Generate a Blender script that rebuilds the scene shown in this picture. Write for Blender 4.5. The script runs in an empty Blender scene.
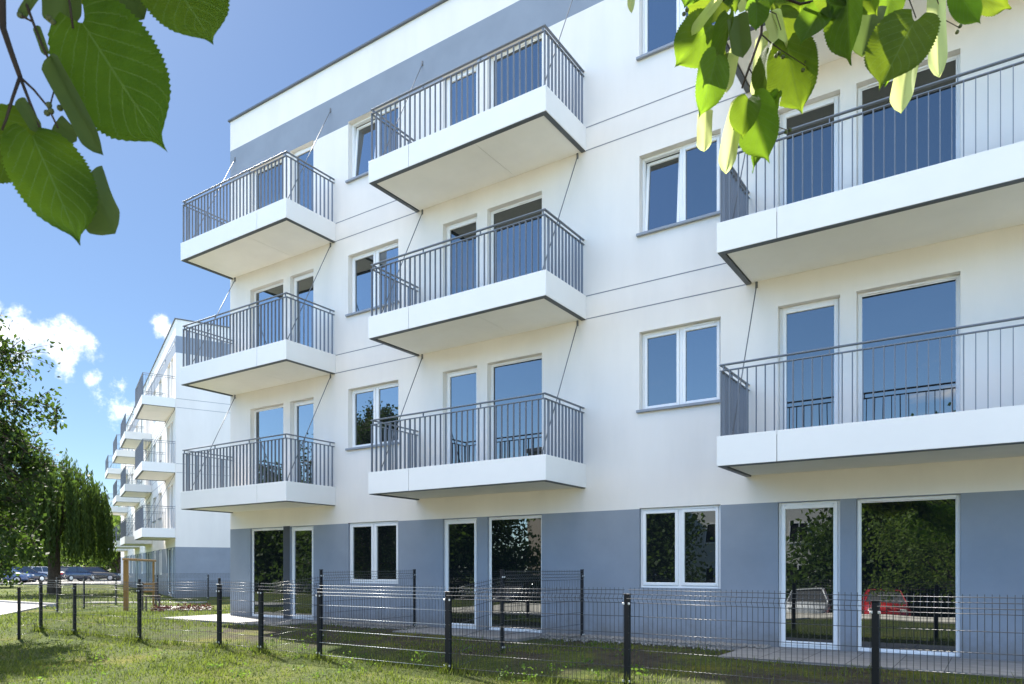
import bpy, math, random
import numpy as np
from mathutils import Vector, Matrix

R = math.radians
rng = np.random.default_rng(11)
random.seed(5)
scene = bpy.context.scene
COL = scene.collection

# ------------------------------------------------------------------ camera frame
F_PX, CX, HY, EYE = 726.0, 512.0, 569.0, 1.5
YAW = R(33.9)
FWD = Vector((-math.sin(YAW), math.cos(YAW), 0)); RGT = Vector((math.cos(YAW), math.sin(YAW), 0))
UP = Vector((0, 0, 1))
def at(px, py, depth):
    """world point seen in direction (px,py) at a given distance in front of the viewpoint"""
    return FWD*depth + RGT*((px-CX)/F_PX*depth) + UP*(EYE + (HY-py)/F_PX*depth)

SUN_EL, SUN_A = R(48), R(16.5)
SUN = Vector((-math.cos(SUN_A)*math.cos(SUN_EL), math.sin(SUN_A)*math.cos(SUN_EL), math.sin(SUN_EL)))

# ------------------------------------------------------------------ tags and mesh builder
def tag(o, label=None, cat=None, group=None, kind=None):
    if label: o['label'] = label
    if cat: o['category'] = cat
    if group: o['group'] = group
    if kind: o['kind'] = kind
    return o
def empty(name, loc=(0, 0, 0), rz=0.0):
    o = bpy.data.objects.new(name, None); COL.objects.link(o)
    o.location = loc; o.rotation_euler = (0, 0, rz); o.empty_display_size = .3
    return o
def copy_tree(o, parent=None):
    c = o.copy(); COL.objects.link(c)
    if parent: c.parent = parent
    for ch in list(o.children): copy_tree(ch, c)
    return c

class MB:
    def __init__(s): s.v = []; s.f = []; s.m = []; s.uv = None
    def add(s, vs, fs, mi=0):
        b = len(s.v); s.v += [tuple(p) for p in vs]
        s.f += [tuple(i+b for i in f) for f in fs]; s.m += [mi]*len(fs)
    def box(s, x0, y0, z0, x1, y1, z1, mi=0, M=None):
        vs = [(x0,y0,z0),(x1,y0,z0),(x1,y1,z0),(x0,y1,z0),(x0,y0,z1),(x1,y0,z1),(x1,y1,z1),(x0,y1,z1)]
        if M is not None: vs = [M @ Vector(p) for p in vs]
        s.add(vs, [(3,2,1,0),(4,5,6,7),(0,1,5,4),(1,2,6,5),(2,3,7,6),(3,0,4,7)], mi)
    def cbox(s, x0, y0, z0, x1, y1, z1, c=.004, mi=0, M=None):
        """box with chamfered edges"""
        c = min(c, (x1-x0)*.3, (y1-y0)*.3, (z1-z0)*.3)
        X, Y, Z = (x0, x1), (y0, y1), (z0, z1); vs = []; idx = {}
        for i in (0,1):
            for j in (0,1):
                for k in (0,1):
                    sx, sy, sz = (c, -c)[i], (c, -c)[j], (c, -c)[k]
                    for a, p in enumerate(((X[i],Y[j]+sy,Z[k]+sz),(X[i]+sx,Y[j],Z[k]+sz),(X[i]+sx,Y[j]+sy,Z[k]))):
                        idx[i,j,k,a] = len(vs); vs.append(p)
        fs = []
        for i in (0,1): fs.append([idx[i,0,0,0],idx[i,1,0,0],idx[i,1,1,0],idx[i,0,1,0]])
        for j in (0,1): fs.append([idx[0,j,0,1],idx[1,j,0,1],idx[1,j,1,1],idx[0,j,1,1]])
        for k in (0,1): fs.append([idx[0,0,k,2],idx[1,0,k,2],idx[1,1,k,2],idx[0,1,k,2]])
        for j in (0,1):
            for k in (0,1): fs.append([idx[0,j,k,1],idx[1,j,k,1],idx[1,j,k,2],idx[0,j,k,2]])
        for i in (0,1):
            for k in (0,1): fs.append([idx[i,0,k,0],idx[i,1,k,0],idx[i,1,k,2],idx[i,0,k,2]])
        for i in (0,1):
            for j in (0,1): fs.append([idx[i,j,0,0],idx[i,j,1,0],idx[i,j,1,1],idx[i,j,0,1]])
        for i in (0,1):
            for j in (0,1):
                for k in (0,1): fs.append([idx[i,j,k,0],idx[i,j,k,1],idx[i,j,k,2]])
        cen = Vector(((x0+x1)/2,(y0+y1)/2,(z0+z1)/2)); out = []
        for f in fs:
            a, b, d = Vector(vs[f[0]]), Vector(vs[f[1]]), Vector(vs[f[2]])
            out.append(tuple(f) if (b-a).cross(d-a).dot(a-cen) > 0 else tuple(reversed(f)))
        if M is not None: vs = [M @ Vector(p) for p in vs]
        s.add(vs, out, mi)
    def tube(s, pts, r, n=6, mi=0, cap=True):
        pts = [Vector(p) for p in pts]
        rs = r if isinstance(r, (list, tuple)) else [r]*len(pts)
        vs = []; fs = []; ref = None
        for i, p in enumerate(pts):
            d = (pts[min(i+1, len(pts)-1)] - pts[max(i-1, 0)])
            d = d.normalized() if d.length > 1e-9 else Vector((0,0,1))
            if ref is None: ref = Vector((0,0,1)) if abs(d.z) < .9 else Vector((1,0,0))
            a = (ref - d*ref.dot(d))
            a = a.normalized() if a.length > 1e-6 else d.orthogonal().normalized()
            ref = a; b = d.cross(a)
            for k in range(n):
                t = 2*math.pi*k/n
                vs.append(p + (a*math.cos(t) + b*math.sin(t))*rs[i])
        for i in range(len(pts)-1):
            for k in range(n):
                fs.append((i*n+k, i*n+(k+1)%n, (i+1)*n+(k+1)%n, (i+1)*n+k))
        if cap:
            fs.append(tuple(reversed(range(n)))); fs.append(tuple((len(pts)-1)*n+k for k in range(n)))
        s.add(vs, fs, mi)
    def build(s, name, mats, parent=None, smooth=False, loc=None):
        me = bpy.data.meshes.new(name)
        me.from_pydata(s.v, [], s.f)
        mats = mats if isinstance(mats, (list, tuple)) else [mats]
        for m in mats: me.materials.append(m)
        if len(mats) > 1: me.polygons.foreach_set('material_index', s.m)
        if smooth: me.polygons.foreach_set('use_smooth', [True]*len(me.polygons))
        if s.uv:
            l = me.uv_layers.new(name='UVMap')
            for lp in me.loops: l.data[lp.index].uv = s.uv[lp.vertex_index]
        me.update()
        o = bpy.data.objects.new(name, me); COL.objects.link(o)
        if parent: o.parent = parent
        if loc: o.location = loc
        return o

def np_mesh(name, verts, faces, mats, parent=None, smooth=False, mi=None):
    """verts (N,3), faces (M,k) with constant k"""
    me = bpy.data.meshes.new(name)
    verts = np.ascontiguousarray(verts, np.float32); faces = np.ascontiguousarray(faces, np.int32)
    k = faces.shape[1]
    me.vertices.add(len(verts)); me.vertices.foreach_set('co', verts.ravel())
    me.loops.add(faces.size); me.loops.foreach_set('vertex_index', faces.ravel())
    me.polygons.add(len(faces)); me.polygons.foreach_set('loop_start', np.arange(0, faces.size, k, dtype=np.int32))
    mats = mats if isinstance(mats, (list, tuple)) else [mats]
    for m in mats: me.materials.append(m)
    if mi is not None: me.polygons.foreach_set('material_index', np.ascontiguousarray(mi, np.int32))
    if smooth: me.polygons.foreach_set('use_smooth', np.ones(len(faces), bool))
    me.update(calc_edges=True); me.validate()
    o = bpy.data.objects.new(name, me); COL.objects.link(o)
    if parent: o.parent = parent
    return o

# ------------------------------------------------------------------ materials
def nodes(m):
    m.use_nodes = True
    return m.node_tree.nodes, m.node_tree.links
def mat(name, col, rough=.6, spec=.4, metal=0.0, var=0.0, vscale=3.0, bump=0.0, bscale=60.0, streak=0.0, coat=0.0, col2=None):
    m = bpy.data.materials.new(name); n, l = nodes(m)
    p = n['Principled BSDF']
    p.inputs['Base Color'].default_value = (*col, 1); p.inputs['Roughness'].default_value = rough
    p.inputs['Specular IOR Level'].default_value = spec; p.inputs['Metallic'].default_value = metal
    if coat: p.inputs['Coat Weight'].default_value = coat; p.inputs['Coat Roughness'].default_value = .05
    tc = n.new('ShaderNodeTexCoord')
    if var or col2 or streak:
        nz = n.new('ShaderNodeTexNoise'); nz.inputs['Scale'].default_value = vscale; nz.inputs['Detail'].default_value = 6
        nz.inputs['Roughness'].default_value = .62
        mp = n.new('ShaderNodeMapping'); l.new(tc.outputs['Object'], mp.inputs['Vector'])
        if streak: mp.inputs['Scale'].default_value = (1, 1, streak)
        l.new(mp.outputs['Vector'], nz.inputs['Vector'])
        mx = n.new('ShaderNodeMix'); mx.data_type = 'RGBA'
        rp = n.new('ShaderNodeMapRange'); rp.inputs[1].default_value = .3; rp.inputs[2].default_value = .7
        l.new(nz.outputs['Fac'], rp.inputs[0]); l.new(rp.outputs[0], mx.inputs[0])
        c2 = col2 if col2 else tuple(min(1, c*(1+var)) for c in col)
        c1 = col if col2 else tuple(c*(1-var) for c in col)
        mx.inputs[6].default_value = (*c1, 1); mx.inputs[7].default_value = (*c2, 1)
        l.new(mx.outputs[2], p.inputs['Base Color'])
    if bump:
        bz = n.new('ShaderNodeTexNoise'); bz.inputs['Scale'].default_value = bscale; bz.inputs['Detail'].default_value = 3
        l.new(tc.outputs['Object'], bz.inputs['Vector'])
        bp = n.new('ShaderNodeBump'); bp.inputs['Strength'].default_value = bump; bp.inputs['Distance'].default_value = .01
        l.new(bz.outputs['Fac'], bp.inputs['Height']); l.new(bp.outputs['Normal'], p.inputs['Normal'])
    return m

def foliage(name, c1, c2, trans=(.2, .32, .03), tfac=.35, rough=.6, spec=.15, vscale=1.2):
    m = bpy.data.materials.new(name); n, l = nodes(m)
    p = n['Principled BSDF']; out = n['Material Output']
    p.inputs['Roughness'].default_value = rough; p.inputs['Specular IOR Level'].default_value = spec
    geo = n.new('ShaderNodeNewGeometry'); 
    mx = n.new('ShaderNodeMix'); mx.data_type = 'RGBA'
    mx.inputs[6].default_value = (*c1, 1); mx.inputs[7].default_value = (*c2, 1)
    l.new(geo.outputs['Random Per Island'], mx.inputs[0]); l.new(mx.outputs[2], p.inputs['Base Color'])
    t = n.new('ShaderNodeBsdfTranslucent'); t.inputs['Color'].default_value = (*trans, 1)
    ms = n.new('ShaderNodeMixShader'); ms.inputs[0].default_value = tfac
    l.new(p.outputs[0], ms.inputs[1]); l.new(t.outputs[0], ms.inputs[2]); l.new(ms.outputs[0], out.inputs['Surface'])
    return m

def glass_mat(name, base, refl, fres=.55):
    m = bpy.data.materials.new(name); n, l = nodes(m); out = n['Material Output']
    n.remove(n['Principled BSDF'])
    d = n.new('ShaderNodeBsdfDiffuse'); d.inputs['Color'].default_value = (*base, 1)
    g = n.new('ShaderNodeBsdfGlossy'); g.inputs['Roughness'].default_value = .004; g.inputs['Color'].default_value = (.9, .96, 1, 1)
    lw = n.new('ShaderNodeLayerWeight'); lw.inputs['Blend'].default_value = .5
    mr = n.new('ShaderNodeMapRange'); mr.inputs[3].default_value = refl; mr.inputs[4].default_value = refl+fres
    pw = n.new('ShaderNodeMath'); pw.operation = 'POWER'; pw.inputs[1].default_value = 3.0
    l.new(lw.outputs['Facing'], pw.inputs[0]); l.new(pw.outputs[0], mr.inputs[0])
    oi = n.new('ShaderNodeObjectInfo'); rr = n.new('ShaderNodeMapRange'); rr.inputs[3].default_value = refl*.72; rr.inputs[4].default_value = refl*1.15; l.new(oi.outputs['Random'], rr.inputs[0]); l.new(rr.outputs[0], mr.inputs[3])
    tc = n.new('ShaderNodeTexCoord'); nz = n.new('ShaderNodeTexNoise'); nz.inputs['Scale'].default_value = 1.3; nz.inputs['Detail'].default_value = 1
    l.new(tc.outputs['Object'], nz.inputs['Vector'])
    bp = n.new('ShaderNodeBump'); bp.inputs['Strength'].default_value = .10; bp.inputs['Distance'].default_value = .02
    l.new(nz.outputs['Fac'], bp.inputs['Height']); l.new(bp.outputs['Normal'], g.inputs['Normal'])
    ms = n.new('ShaderNodeMixShader'); l.new(mr.outputs[0], ms.inputs[0]); l.new(d.outputs[0], ms.inputs[1]); l.new(g.outputs[0], ms.inputs[2])
    l.new(ms.outputs[0], out.inputs['Surface'])
    return m

M = {}
M['white'] = mat('white_render', (.775, .735, .68), .85, .2, var=.05, vscale=1.1, streak=.22, bump=.25, bscale=220)
def add_splash(m, z0=.35, z1=.85, amount=.55):
    # mud splash and damp along the foot of a wall, ragged by noise
    n, l = nodes(m); p = n['Principled BSDF']; src = p.inputs['Base Color'].links[0].from_socket
    tc_ = n.new('ShaderNodeTexCoord'); sp = n.new('ShaderNodeSeparateXYZ'); l.new(tc_.outputs['Object'], sp.inputs[0])
    nz_ = n.new('ShaderNodeTexNoise'); nz_.inputs['Scale'].default_value = 5; nz_.inputs['Detail'].default_value = 8; nz_.inputs['Roughness'].default_value = .7
    l.new(tc_.outputs['Object'], nz_.inputs['Vector'])
    ad = n.new('ShaderNodeMath'); ad.operation = 'MULTIPLY_ADD'; l.new(nz_.outputs['Fac'], ad.inputs[0]); ad.inputs[1].default_value = -.75; l.new(sp.outputs['Z'], ad.inputs[2])
    mr = n.new('ShaderNodeMapRange'); mr.interpolation_type = 'SMOOTHSTEP'; l.new(ad.outputs[0], mr.inputs[0])
    for i, v in enumerate((z0-.40, z1-.40, amount, 0)): mr.inputs[i+1].default_value = v
    mx = n.new('ShaderNodeMix'); mx.data_type = 'RGBA'; l.new(mr.outputs[0], mx.inputs[0]); l.new(src, mx.inputs[6]); mx.inputs[7].default_value = (.15, .135, .115, 1)
    l.new(mx.outputs[2], p.inputs['Base Color'])
M['band'] = mat('grey_render', (.250, .283, .333), .85, .2, var=.07, vscale=1.4, bump=.25, bscale=220)
M['base'] = mat('base_render', (.258, .288, .330), .85, .2, var=.08, vscale=1.1, bump=.3, bscale=220)
add_splash(M['base'])
M['pier'] = mat('dark_pier', (.06, .065, .075), .7, .3, var=.1)
M['joint'] = mat('joint_grey', (.22, .23, .25), .8)
M['coping'] = mat('coping_metal', (.10, .11, .125), .45, .5, var=.1)
M['fascia'] = mat('fascia_board', (.785, .765, .725), .55, .35, var=.02, vscale=1.5)
M['soffit'] = mat('soffit_paint', (.86, .84, .79), .8, .2, var=.04, vscale=1.3)
M['trim'] = mat('drip_trim', (.085, .095, .105), .5, .4, var=.1)
M['deck'] = mat('balcony_deck', (.42, .40, .37), .8, .2, var=.1)
M['rail'] = mat('railing_steel', (.145, .162, .19), .38, .5, var=.05)
M['rod'] = mat('rod_steel', (.15, .16, .175), .5, .3)
M['pvc'] = mat('white_pvc', (.80, .80, .79), .35, .5, var=.01)
M['sill'] = mat('sill_metal', (.25, .27, .30), .45, .5, var=.05)
M['glass'] = glass_mat('window_glass', (.008, .010, .011), .165, .5)
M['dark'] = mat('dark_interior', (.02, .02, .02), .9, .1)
M['roof'] = mat('roof_felt', (.12, .12, .12), .9)
M['post'] = mat('fence_anthracite', (.006, .007, .010), .45, .3, var=.15)
M['wire'] = mat('fence_wire', (.02, .022, .026), .36, .6)
M['glint'] = mat('glint_wire', (.36, .375, .39), .4, .5, metal=.35)  # paler wire colour stands in for sun glint on one panel
M['clip'] = mat('galvanised_clip', (.55, .56, .57), .4, .5, metal=.6)
M['wood'] = mat('golden_wood', (.22, .125, .035), .6, .3, var=.2, vscale=8)
M['darkwood'] = mat('dark_wood', (.05, .035, .03), .5, .4, var=.2)
M['bark'] = mat('bark_brown', (.07, .055, .042), .9, .1, var=.35, vscale=9, bump=.8, bscale=30)
M['twig'] = mat('twig_bark', (.035, .026, .02), .8, .2, var=.2, vscale=30)
M['concrete'] = mat('paving_concrete', (.27, .26, .245), .9, .2, var=.13, vscale=2.2, bump=.3, bscale=90)
M['kerb'] = mat('kerb_concrete', (.34, .33, .31), .9, .2, var=.15, vscale=4)
M['palepave'] = mat('pale_pavers', (.50, .46, .39), .9, .2, var=.1, vscale=2)
M['asphalt'] = mat('asphalt', (.085, .085, .085), .9, .2, var=.2, vscale=2, bump=.3, bscale=120)
M['birch'] = foliage('birch_leaf', (.014, .030, .008), (.034, .060, .014), (.085, .15, .02), .28)
M['willow'] = foliage('willow_leaf', (.017, .036, .007), (.044, .072, .015), (.09, .15, .02), .30)
M['leafA'] = foliage('tree_leaf', (.020, .042, .010), (.048, .080, .018), (.11, .18, .025), .3)
M['leafB'] = foliage('light_tree_leaf', (.042, .075, .013), (.08, .115, .024), (.17, .26, .035), .36)
M['redleaf'] = foliage('red_leaf', (.05, .016, .014), (.09, .035, .022), (.12, .03, .02), .25)
M['grass'] = foliage('grass_blade', (.046, .078, .011), (.140, .152, .036), (.16, .21, .03), .36, .6, .15)
M['weed'] = foliage('weed_leaf', (.045, .09, .016), (.085, .14, .026), (.17, .28, .035), .38)
M['rubber'] = mat('tyre_rubber', (.02, .02, .02), .8, .2)
M['alloy'] = mat('alloy_rim', (.5, .5, .52), .3, .5, metal=.8)
M['carglass'] = mat('car_glass', (.012, .015, .018), .04, .8)
M['lamp'] = mat('headlight_lens', (.7, .7, .7), .1, .7)

# ------------------------------------------------------------------ world, sun, camera
world = bpy.data.worlds.new('World'); scene.world = world; world.use_nodes = True
wn, wl = world.node_tree.nodes, world.node_tree.links
bg = wn['Background']; SKY_STRENGTH = .10
sky = wn.new('ShaderNodeTexSky'); sky.sky_type = 'NISHITA'; sky.sun_disc = False
sky.sun_elevation = SUN_EL
sky.sun_rotation = math.atan2(SUN.x, SUN.y)
sky.altitude = 120; sky.air_density = 1.0; sky.dust_density = .35; sky.ozone_density = 2.2
tc = wn.new('ShaderNodeTexCoord')
def wmath(op, a, b=None, c=None):
    m = wn.new('ShaderNodeMath'); m.operation = op
    for i, x in enumerate((a, b, c)):
        if x is None: continue
        if isinstance(x, (int, float)): m.inputs[i].default_value = x
        else: wl.new(x, m.inputs[i])
    return m.outputs[0]
def wmap(x, a, b, c, d, smooth=True):
    m = wn.new('ShaderNodeMapRange'); m.interpolation_type = 'SMOOTHSTEP' if smooth else 'LINEAR'
    wl.new(x, m.inputs[0])
    for i, q in enumerate((a, b, c, d)): m.inputs[i+1].default_value = q
    return m.outputs[0]
sep = wn.new('ShaderNodeSeparateXYZ'); wl.new(tc.outputs['Generated'], sep.inputs[0])
def near(d, r0, r1):
    """1 within angle r0 (deg) of direction d, 0 beyond r1"""
    dp = wn.new('ShaderNodeVectorMath'); dp.operation = 'DOT_PRODUCT'
    wl.new(tc.outputs['Generated'], dp.inputs[0]); dp.inputs[1].default_value = d
    return wmap(dp.outputs['Value'], math.cos(R(r1)), math.cos(R(r0)), 0, 1)
# clear polarised summer sky: richer blue overall
tint = wn.new('ShaderNodeMix'); tint.data_type = 'RGBA'; tint.blend_type = 'MULTIPLY'; tint.inputs[0].default_value = 1
wl.new(sky.outputs[0], tint.inputs[6]); tint.inputs[7].default_value = (.80, .93, 1.05, 1)
# added grading: sky dimmed in the view sector, brightened on the opposite side
viewside = near(tuple(Vector((FWD.x-.35*RGT.x, FWD.y-.35*RGT.y, .45)).normalized()), 15, 75)
dim = wmap(viewside, 0, 1, 1.38, .305)
dimc = wn.new('ShaderNodeMix'); dimc.data_type = 'RGBA'; dimc.blend_type = 'MULTIPLY'; dimc.inputs[0].default_value = 1
wl.new(tint.outputs[2], dimc.inputs[6]); cmb = wn.new('ShaderNodeCombineColor')
for i in range(3): wl.new(dim, cmb.inputs[i])
wl.new(cmb.outputs[0], dimc.inputs[7])
# clouds
zz = wmath('ADD', sep.outputs['Z'], .12)
pv = wn.new('ShaderNodeCombineXYZ')
wl.new(wmath('DIVIDE', sep.outputs['X'], zz), pv.inputs[0]); wl.new(wmath('DIVIDE', sep.outputs['Y'], zz), pv.inputs[1])
nz = wn.new('ShaderNodeTexNoise'); nz.inputs['Scale'].default_value = 1.1; nz.inputs['Detail'].default_value = 9; nz.inputs['Roughness'].default_value = .58
wl.new(pv.outputs[0], nz.inputs['Vector'])
nz2 = wn.new('ShaderNodeTexNoise'); nz2.inputs['Scale'].default_value = 30; nz2.inputs['Detail'].default_value = 8; nz2.inputs['Roughness'].default_value = .62
wl.new(tc.outputs['Generated'], nz2.inputs['Vector'])
def dirpx(px, py): return tuple((at(px, py, 1) - Vector((0, 0, EYE))).normalized())
place = None
for (px, py, r0, r1, amp) in ((20, 337, .2, 2.5, .76), (58, 343, .2, 2.3, .74), (-40, 335, 1.0, 4.0, .84), (90, 350, .1, 1.5, .64), (163, 328, .1, 1.3, .58), (118, 402, .2, 2.6, .50), (66, 373, .1, 1.1, .58), (92, 376, .1, 1.0, .54)):
    k = wmath('MULTIPLY', near(dirpx(px, py), r0, r1), amp)
    place = k if place is None else wmath('MAXIMUM', place, k)
c_near = wmath('MULTIPLY', wmath('MULTIPLY', wmap(wmath('ADD', wmath('MULTIPLY', place, .80), wmath('MULTIPLY', nz2.outputs['Fac'], 1.7)), 1.12, 1.85, 0, .86), wmap(place, .02, .3, 0, 1)), wmap(nz2.outputs['Fac'], .3, .6, .75, 1))
# unseen sparse cumulus added behind the viewpoint to help light the facade
behind = near(tuple(Vector((-FWD.x, -FWD.y, .55)).normalized()), 30, 80)
c_back = wmath('MULTIPLY', wmap(nz.outputs['Fac'], .56, .68, 0, .8), behind)
# unseen bright cloud added overhead and at right to fill the shaded facade
c_high = wmath('MULTIPLY', wmap(sep.outputs['Z'], .62, .80, 0, 1), wmap(sep.outputs['Y'], -.05, .25, 1, 0))
c_high = wmath('MULTIPLY', c_high, wmap(sep.outputs['X'], -.05, .5, 1, .45))
c_right = wmath('MULTIPLY', near(tuple(Vector((.80, -.55, .30)).normalized()), 30, 50), .05)
c_fill = wmath('MULTIPLY', wmath('MAXIMUM', c_high, c_right), wmap(nz.outputs['Fac'], .30, .52, .45, 1))
cl = wmath('MAXIMUM', wmath('MAXIMUM', c_near, c_back), c_fill)
cmix = wn.new('ShaderNodeMix'); cmix.data_type = 'RGBA'
wl.new(wmath('MULTIPLY', cl, .9), cmix.inputs[0]); wl.new(dimc.outputs[2], cmix.inputs[6]); cmix.inputs[7].default_value = (9.6, 8.9, 8.0, 1)
wl.new(cmix.outputs[2], bg.inputs['Color']); bg.inputs['Strength'].default_value = SKY_STRENGTH

sl = bpy.data.lights.new('sun', 'SUN'); sl.energy = 5.0; sl.angle = R(.53); sl.color = (1, .95, .86)
so = bpy.data.objects.new('sun', sl); COL.objects.link(so); so.location = (-20, 8, 30)
so.rotation_euler = (-SUN).to_track_quat('-Z', 'Y').to_euler()

cam = bpy.data.cameras.new('camera'); co = bpy.data.objects.new('camera', cam); COL.objects.link(co)
co.location = (0, 0, EYE); co.rotation_euler = (R(90), 0, YAW)
cam.sensor_width = 36; cam.lens = F_PX/1024*36; cam.shift_x = 0; cam.shift_y = (HY-342)/1024
cam.dof.use_dof = True; cam.dof.focus_distance = 13.0; cam.dof.aperture_fstop = 20
cam.clip_start = .05; cam.clip_end = 3000
scene.camera = co
vs = scene.view_settings; vs.view_transform = 'Standard'; vs.look = 'None'; vs.gamma = 1; vs.use_curve_mapping = False
vs.exposure = 2.0
scene.cycles.max_bounces = 8; scene.cycles.diffuse_bounces = 4; scene.cycles.glossy_bounces = 4; scene.cycles.transmission_bounces = 4
scene.cycles.use_denoising = True; scene.cycles.sample_clamp_indirect = 6

# ------------------------------------------------------------------ ground
def sstep(a, b, x):
    t = np.clip((x-a)/(b-a), 0, 1); return t*t*(3-2*t)
def gh(x, y):
    x = np.asarray(x, float); y = np.asarray(y, float)
    a = .10 + .26*sstep(5.6, 8.3, y)
    b = .27
    w = sstep(-22, -17, x)
    h = a*w + b*(1-w)
    h = h + .012*np.sin(x*1.7+y*.9) + .010*np.sin(x*.8-y*2.3)
    h = h - .92*sstep(-3.2, -9.2, y)
    return h
def G(x, y): return float(gh(x, y))

xs = np.unique(np.concatenate([np.linspace(-600, -60, 12), np.linspace(-60, -30, 16), np.linspace(-30, 8, 150), np.linspace(8, 40, 16), np.linspace(40, 600, 10)]))
ys = np.unique(np.concatenate([np.linspace(-600, -40, 10), np.linspace(-40, 0, 30), np.linspace(0, 16, 100), np.linspace(16, 60, 30), np.linspace(60, 700, 12)]))
XX, YY = np.meshgrid(xs, ys)
ZZ = gh(XX, YY)
V = np.stack([XX.ravel(), YY.ravel(), ZZ.ravel()], 1)
nx, ny = len(xs), len(ys)
I = (np.arange(ny-1)[:, None]*nx + np.arange(nx-1)[None, :]).ravel()
Fq = np.stack([I, I+1, I+1+nx, I+nx], 1)
gm = bpy.data.materials.new('lawn_soil'); n, l = nodes(gm); p = n['Principled BSDF']; p.inputs['Roughness'].default_value = .95; p.inputs['Specular IOR Level'].default_value = .1
t2 = n.new('ShaderNodeTexCoord')
def nzn(scale, det=6, rough=.6):
    q = n.new('ShaderNodeTexNoise'); q.inputs['Scale'].default_value = scale; q.inputs['Detail'].default_value = det; q.inputs['Roughness'].default_value = rough
    l.new(t2.outputs['Object'], q.inputs['Vector']); return q.outputs['Fac']
def cr(fac, stops):
    q = n.new('ShaderNodeValToRGB'); e = q.color_ramp.elements
    while len(e) < len(stops): e.new(.5)
    for i, (pp, c) in enumerate(stops): e[i].position = pp; e[i].color = (*c, 1)
    l.new(fac, q.inputs[0]); return q.outputs[0]
fine = cr(nzn(26, 8, .7), [(.3, (.018, .026, .007)), (.5, (.058, .076, .018)), (.68, (.100, .110, .028))])
big = cr(nzn(.75, 7, .65), [(.33, (.55, .70, .5)), (.52, (1, 1, 1)), (.66, (1.6, 1.25, 1.0))])
mu = n.new('ShaderNodeMix'); mu.data_type = 'RGBA'; mu.blend_type = 'MULTIPLY'; mu.inputs[0].default_value = 1
l.new(fine, mu.inputs[6]); l.new(big, mu.inputs[7])
soil = cr(nzn(9, 8, .7), [(.3, (.022, .019, .014)), (.7, (.070, .060, .045))])
sepg = n.new('ShaderNodeSeparateXYZ'); l.new(t2.outputs['Object'], sepg.inputs[0])
def gmap(x, a, b, c, d):
    q = n.new('ShaderNodeMapRange'); q.interpolation_type = 'SMOOTHSTEP'; l.new(x, q.inputs[0])
    for i, v in enumerate((a, b, c, d)): q.inputs[i+1].default_value = v
    return q.outputs[0]
def gma(op, a, b):
    q = n.new('ShaderNodeMath'); q.operation = op
    for i, x in enumerate((a, b)):
        if isinstance(x, (int, float)): q.inputs[i].default_value = x
        else: l.new(x, q.inputs[i])
    return q.outputs[0]
bare_shade = gma('MULTIPLY', gma('MULTIPLY', gmap(sepg.outputs['Y'], 7.0, 8.0, .25, 1), gmap(sepg.outputs['X'], -16, -12, 0, 1)), gmap(nzn(1.6, 5), .40, .60, 0, 1))  # sparse bare soil, its dark colour also deepening the building's shade
mu2 = n.new('ShaderNodeMix'); mu2.data_type = 'RGBA'; l.new(bare_shade, mu2.inputs[0]); l.new(mu.outputs[2], mu2.inputs[6]); l.new(soil, mu2.inputs[7])
l.new(mu2.outputs[2], p.inputs['Base Color'])
bp = n.new('ShaderNodeBump'); bp.inputs['Strength'].default_value = .8; bp.inputs['Distance'].default_value = .05
l.new(nzn(30, 6, .7), bp.inputs['Height']); l.new(bp.outputs['Normal'], p.inputs['Normal'])
lawn = np_mesh('ground', V, Fq, gm, smooth=True); tag(lawn, kind='structure')

# ------------------------------------------------------------------ buildings
H0 = .39                       # ground floor level
PITCH = 2.79
Z_BASE, Z_B0, Z_B1, Z_TOP = 2.45, 10.78, 11.50, 12.20
def wall_cells(mbs, u0, u1, openings, z0=-.2, reveal=.24):
    """front sheet of a facade (v=0) cut by openings, split into the colour zones; mbs = dict zone->MB"""
    zones = [('base', z0, Z_BASE), ('white', Z_BASE, Z_B0), ('band', Z_B0, Z_B1), ('white', Z_B1, Z_TOP)]
    us = sorted({u0, u1, *[q for o in openings for q in (o[0], o[1])]})
    zs = sorted({z0, Z_BASE, Z_B0, Z_B1, Z_TOP, *[q for o in openings for q in (o[2], o[3])]})
    def zone(zc): return next(k for k, a, b in zones if a <= zc <= b)
    for j in range(len(zs)-1):
        zc = (zs[j]+zs[j+1])/2; run = None
        for i in range(len(us)-1):
            uc = (us[i]+us[i+1])/2
            hole = any(o[0] < uc < o[1] and o[2] < zc < o[3] for o in openings)
            if not hole:
                run = (run[0] if run else us[i], us[i+1])
            if hole or i == len(us)-2:
                if run:
                    a, b = run
                    mbs[zone(zc)].add([(a,0,zs[j]),(b,0,zs[j]),(b,0,zs[j+1]),(a,0,zs[j+1])], [(0,1,2,3)])
                run = None
    for (a, b, c, d) in openings:
        mb = mbs[zone((c+d)/2 - .02)]; r = reveal
        mb.add([(a,0,c),(a,r,c),(a,r,d),(a,0,d)], [(0,1,2,3)])
        mb.add([(b,0,c),(b,0,d),(b,r,d),(b,r,c)], [(0,1,2,3)])
        mb.add([(a,0,d),(a,r,d),(b,r,d),(b,0,d)], [(0,1,2,3)])
        mb.add([(a,0,c),(b,0,c),(b,r,c),(a,r,c)], [(0,1,2,3)])
FVU, FVG = .105, .045
FV = .105                      # how far the frames sit back in the wall
def ring(mb, u0, u1, z0, z1, w, v0, v1, Mx=None):
    mb.cbox(u0, v0, z0, u0+w, v1, z1, .006, M=Mx); mb.cbox(u1-w, v0, z0, u1, v1, z1, .006, M=Mx)
    mb.cbox(u0+w, v0, z1-w, u1-w, v1, z1, .006, M=Mx); mb.cbox(u0+w, v0, z0, u1-w, v1, z0+w, .006, M=Mx)
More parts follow.
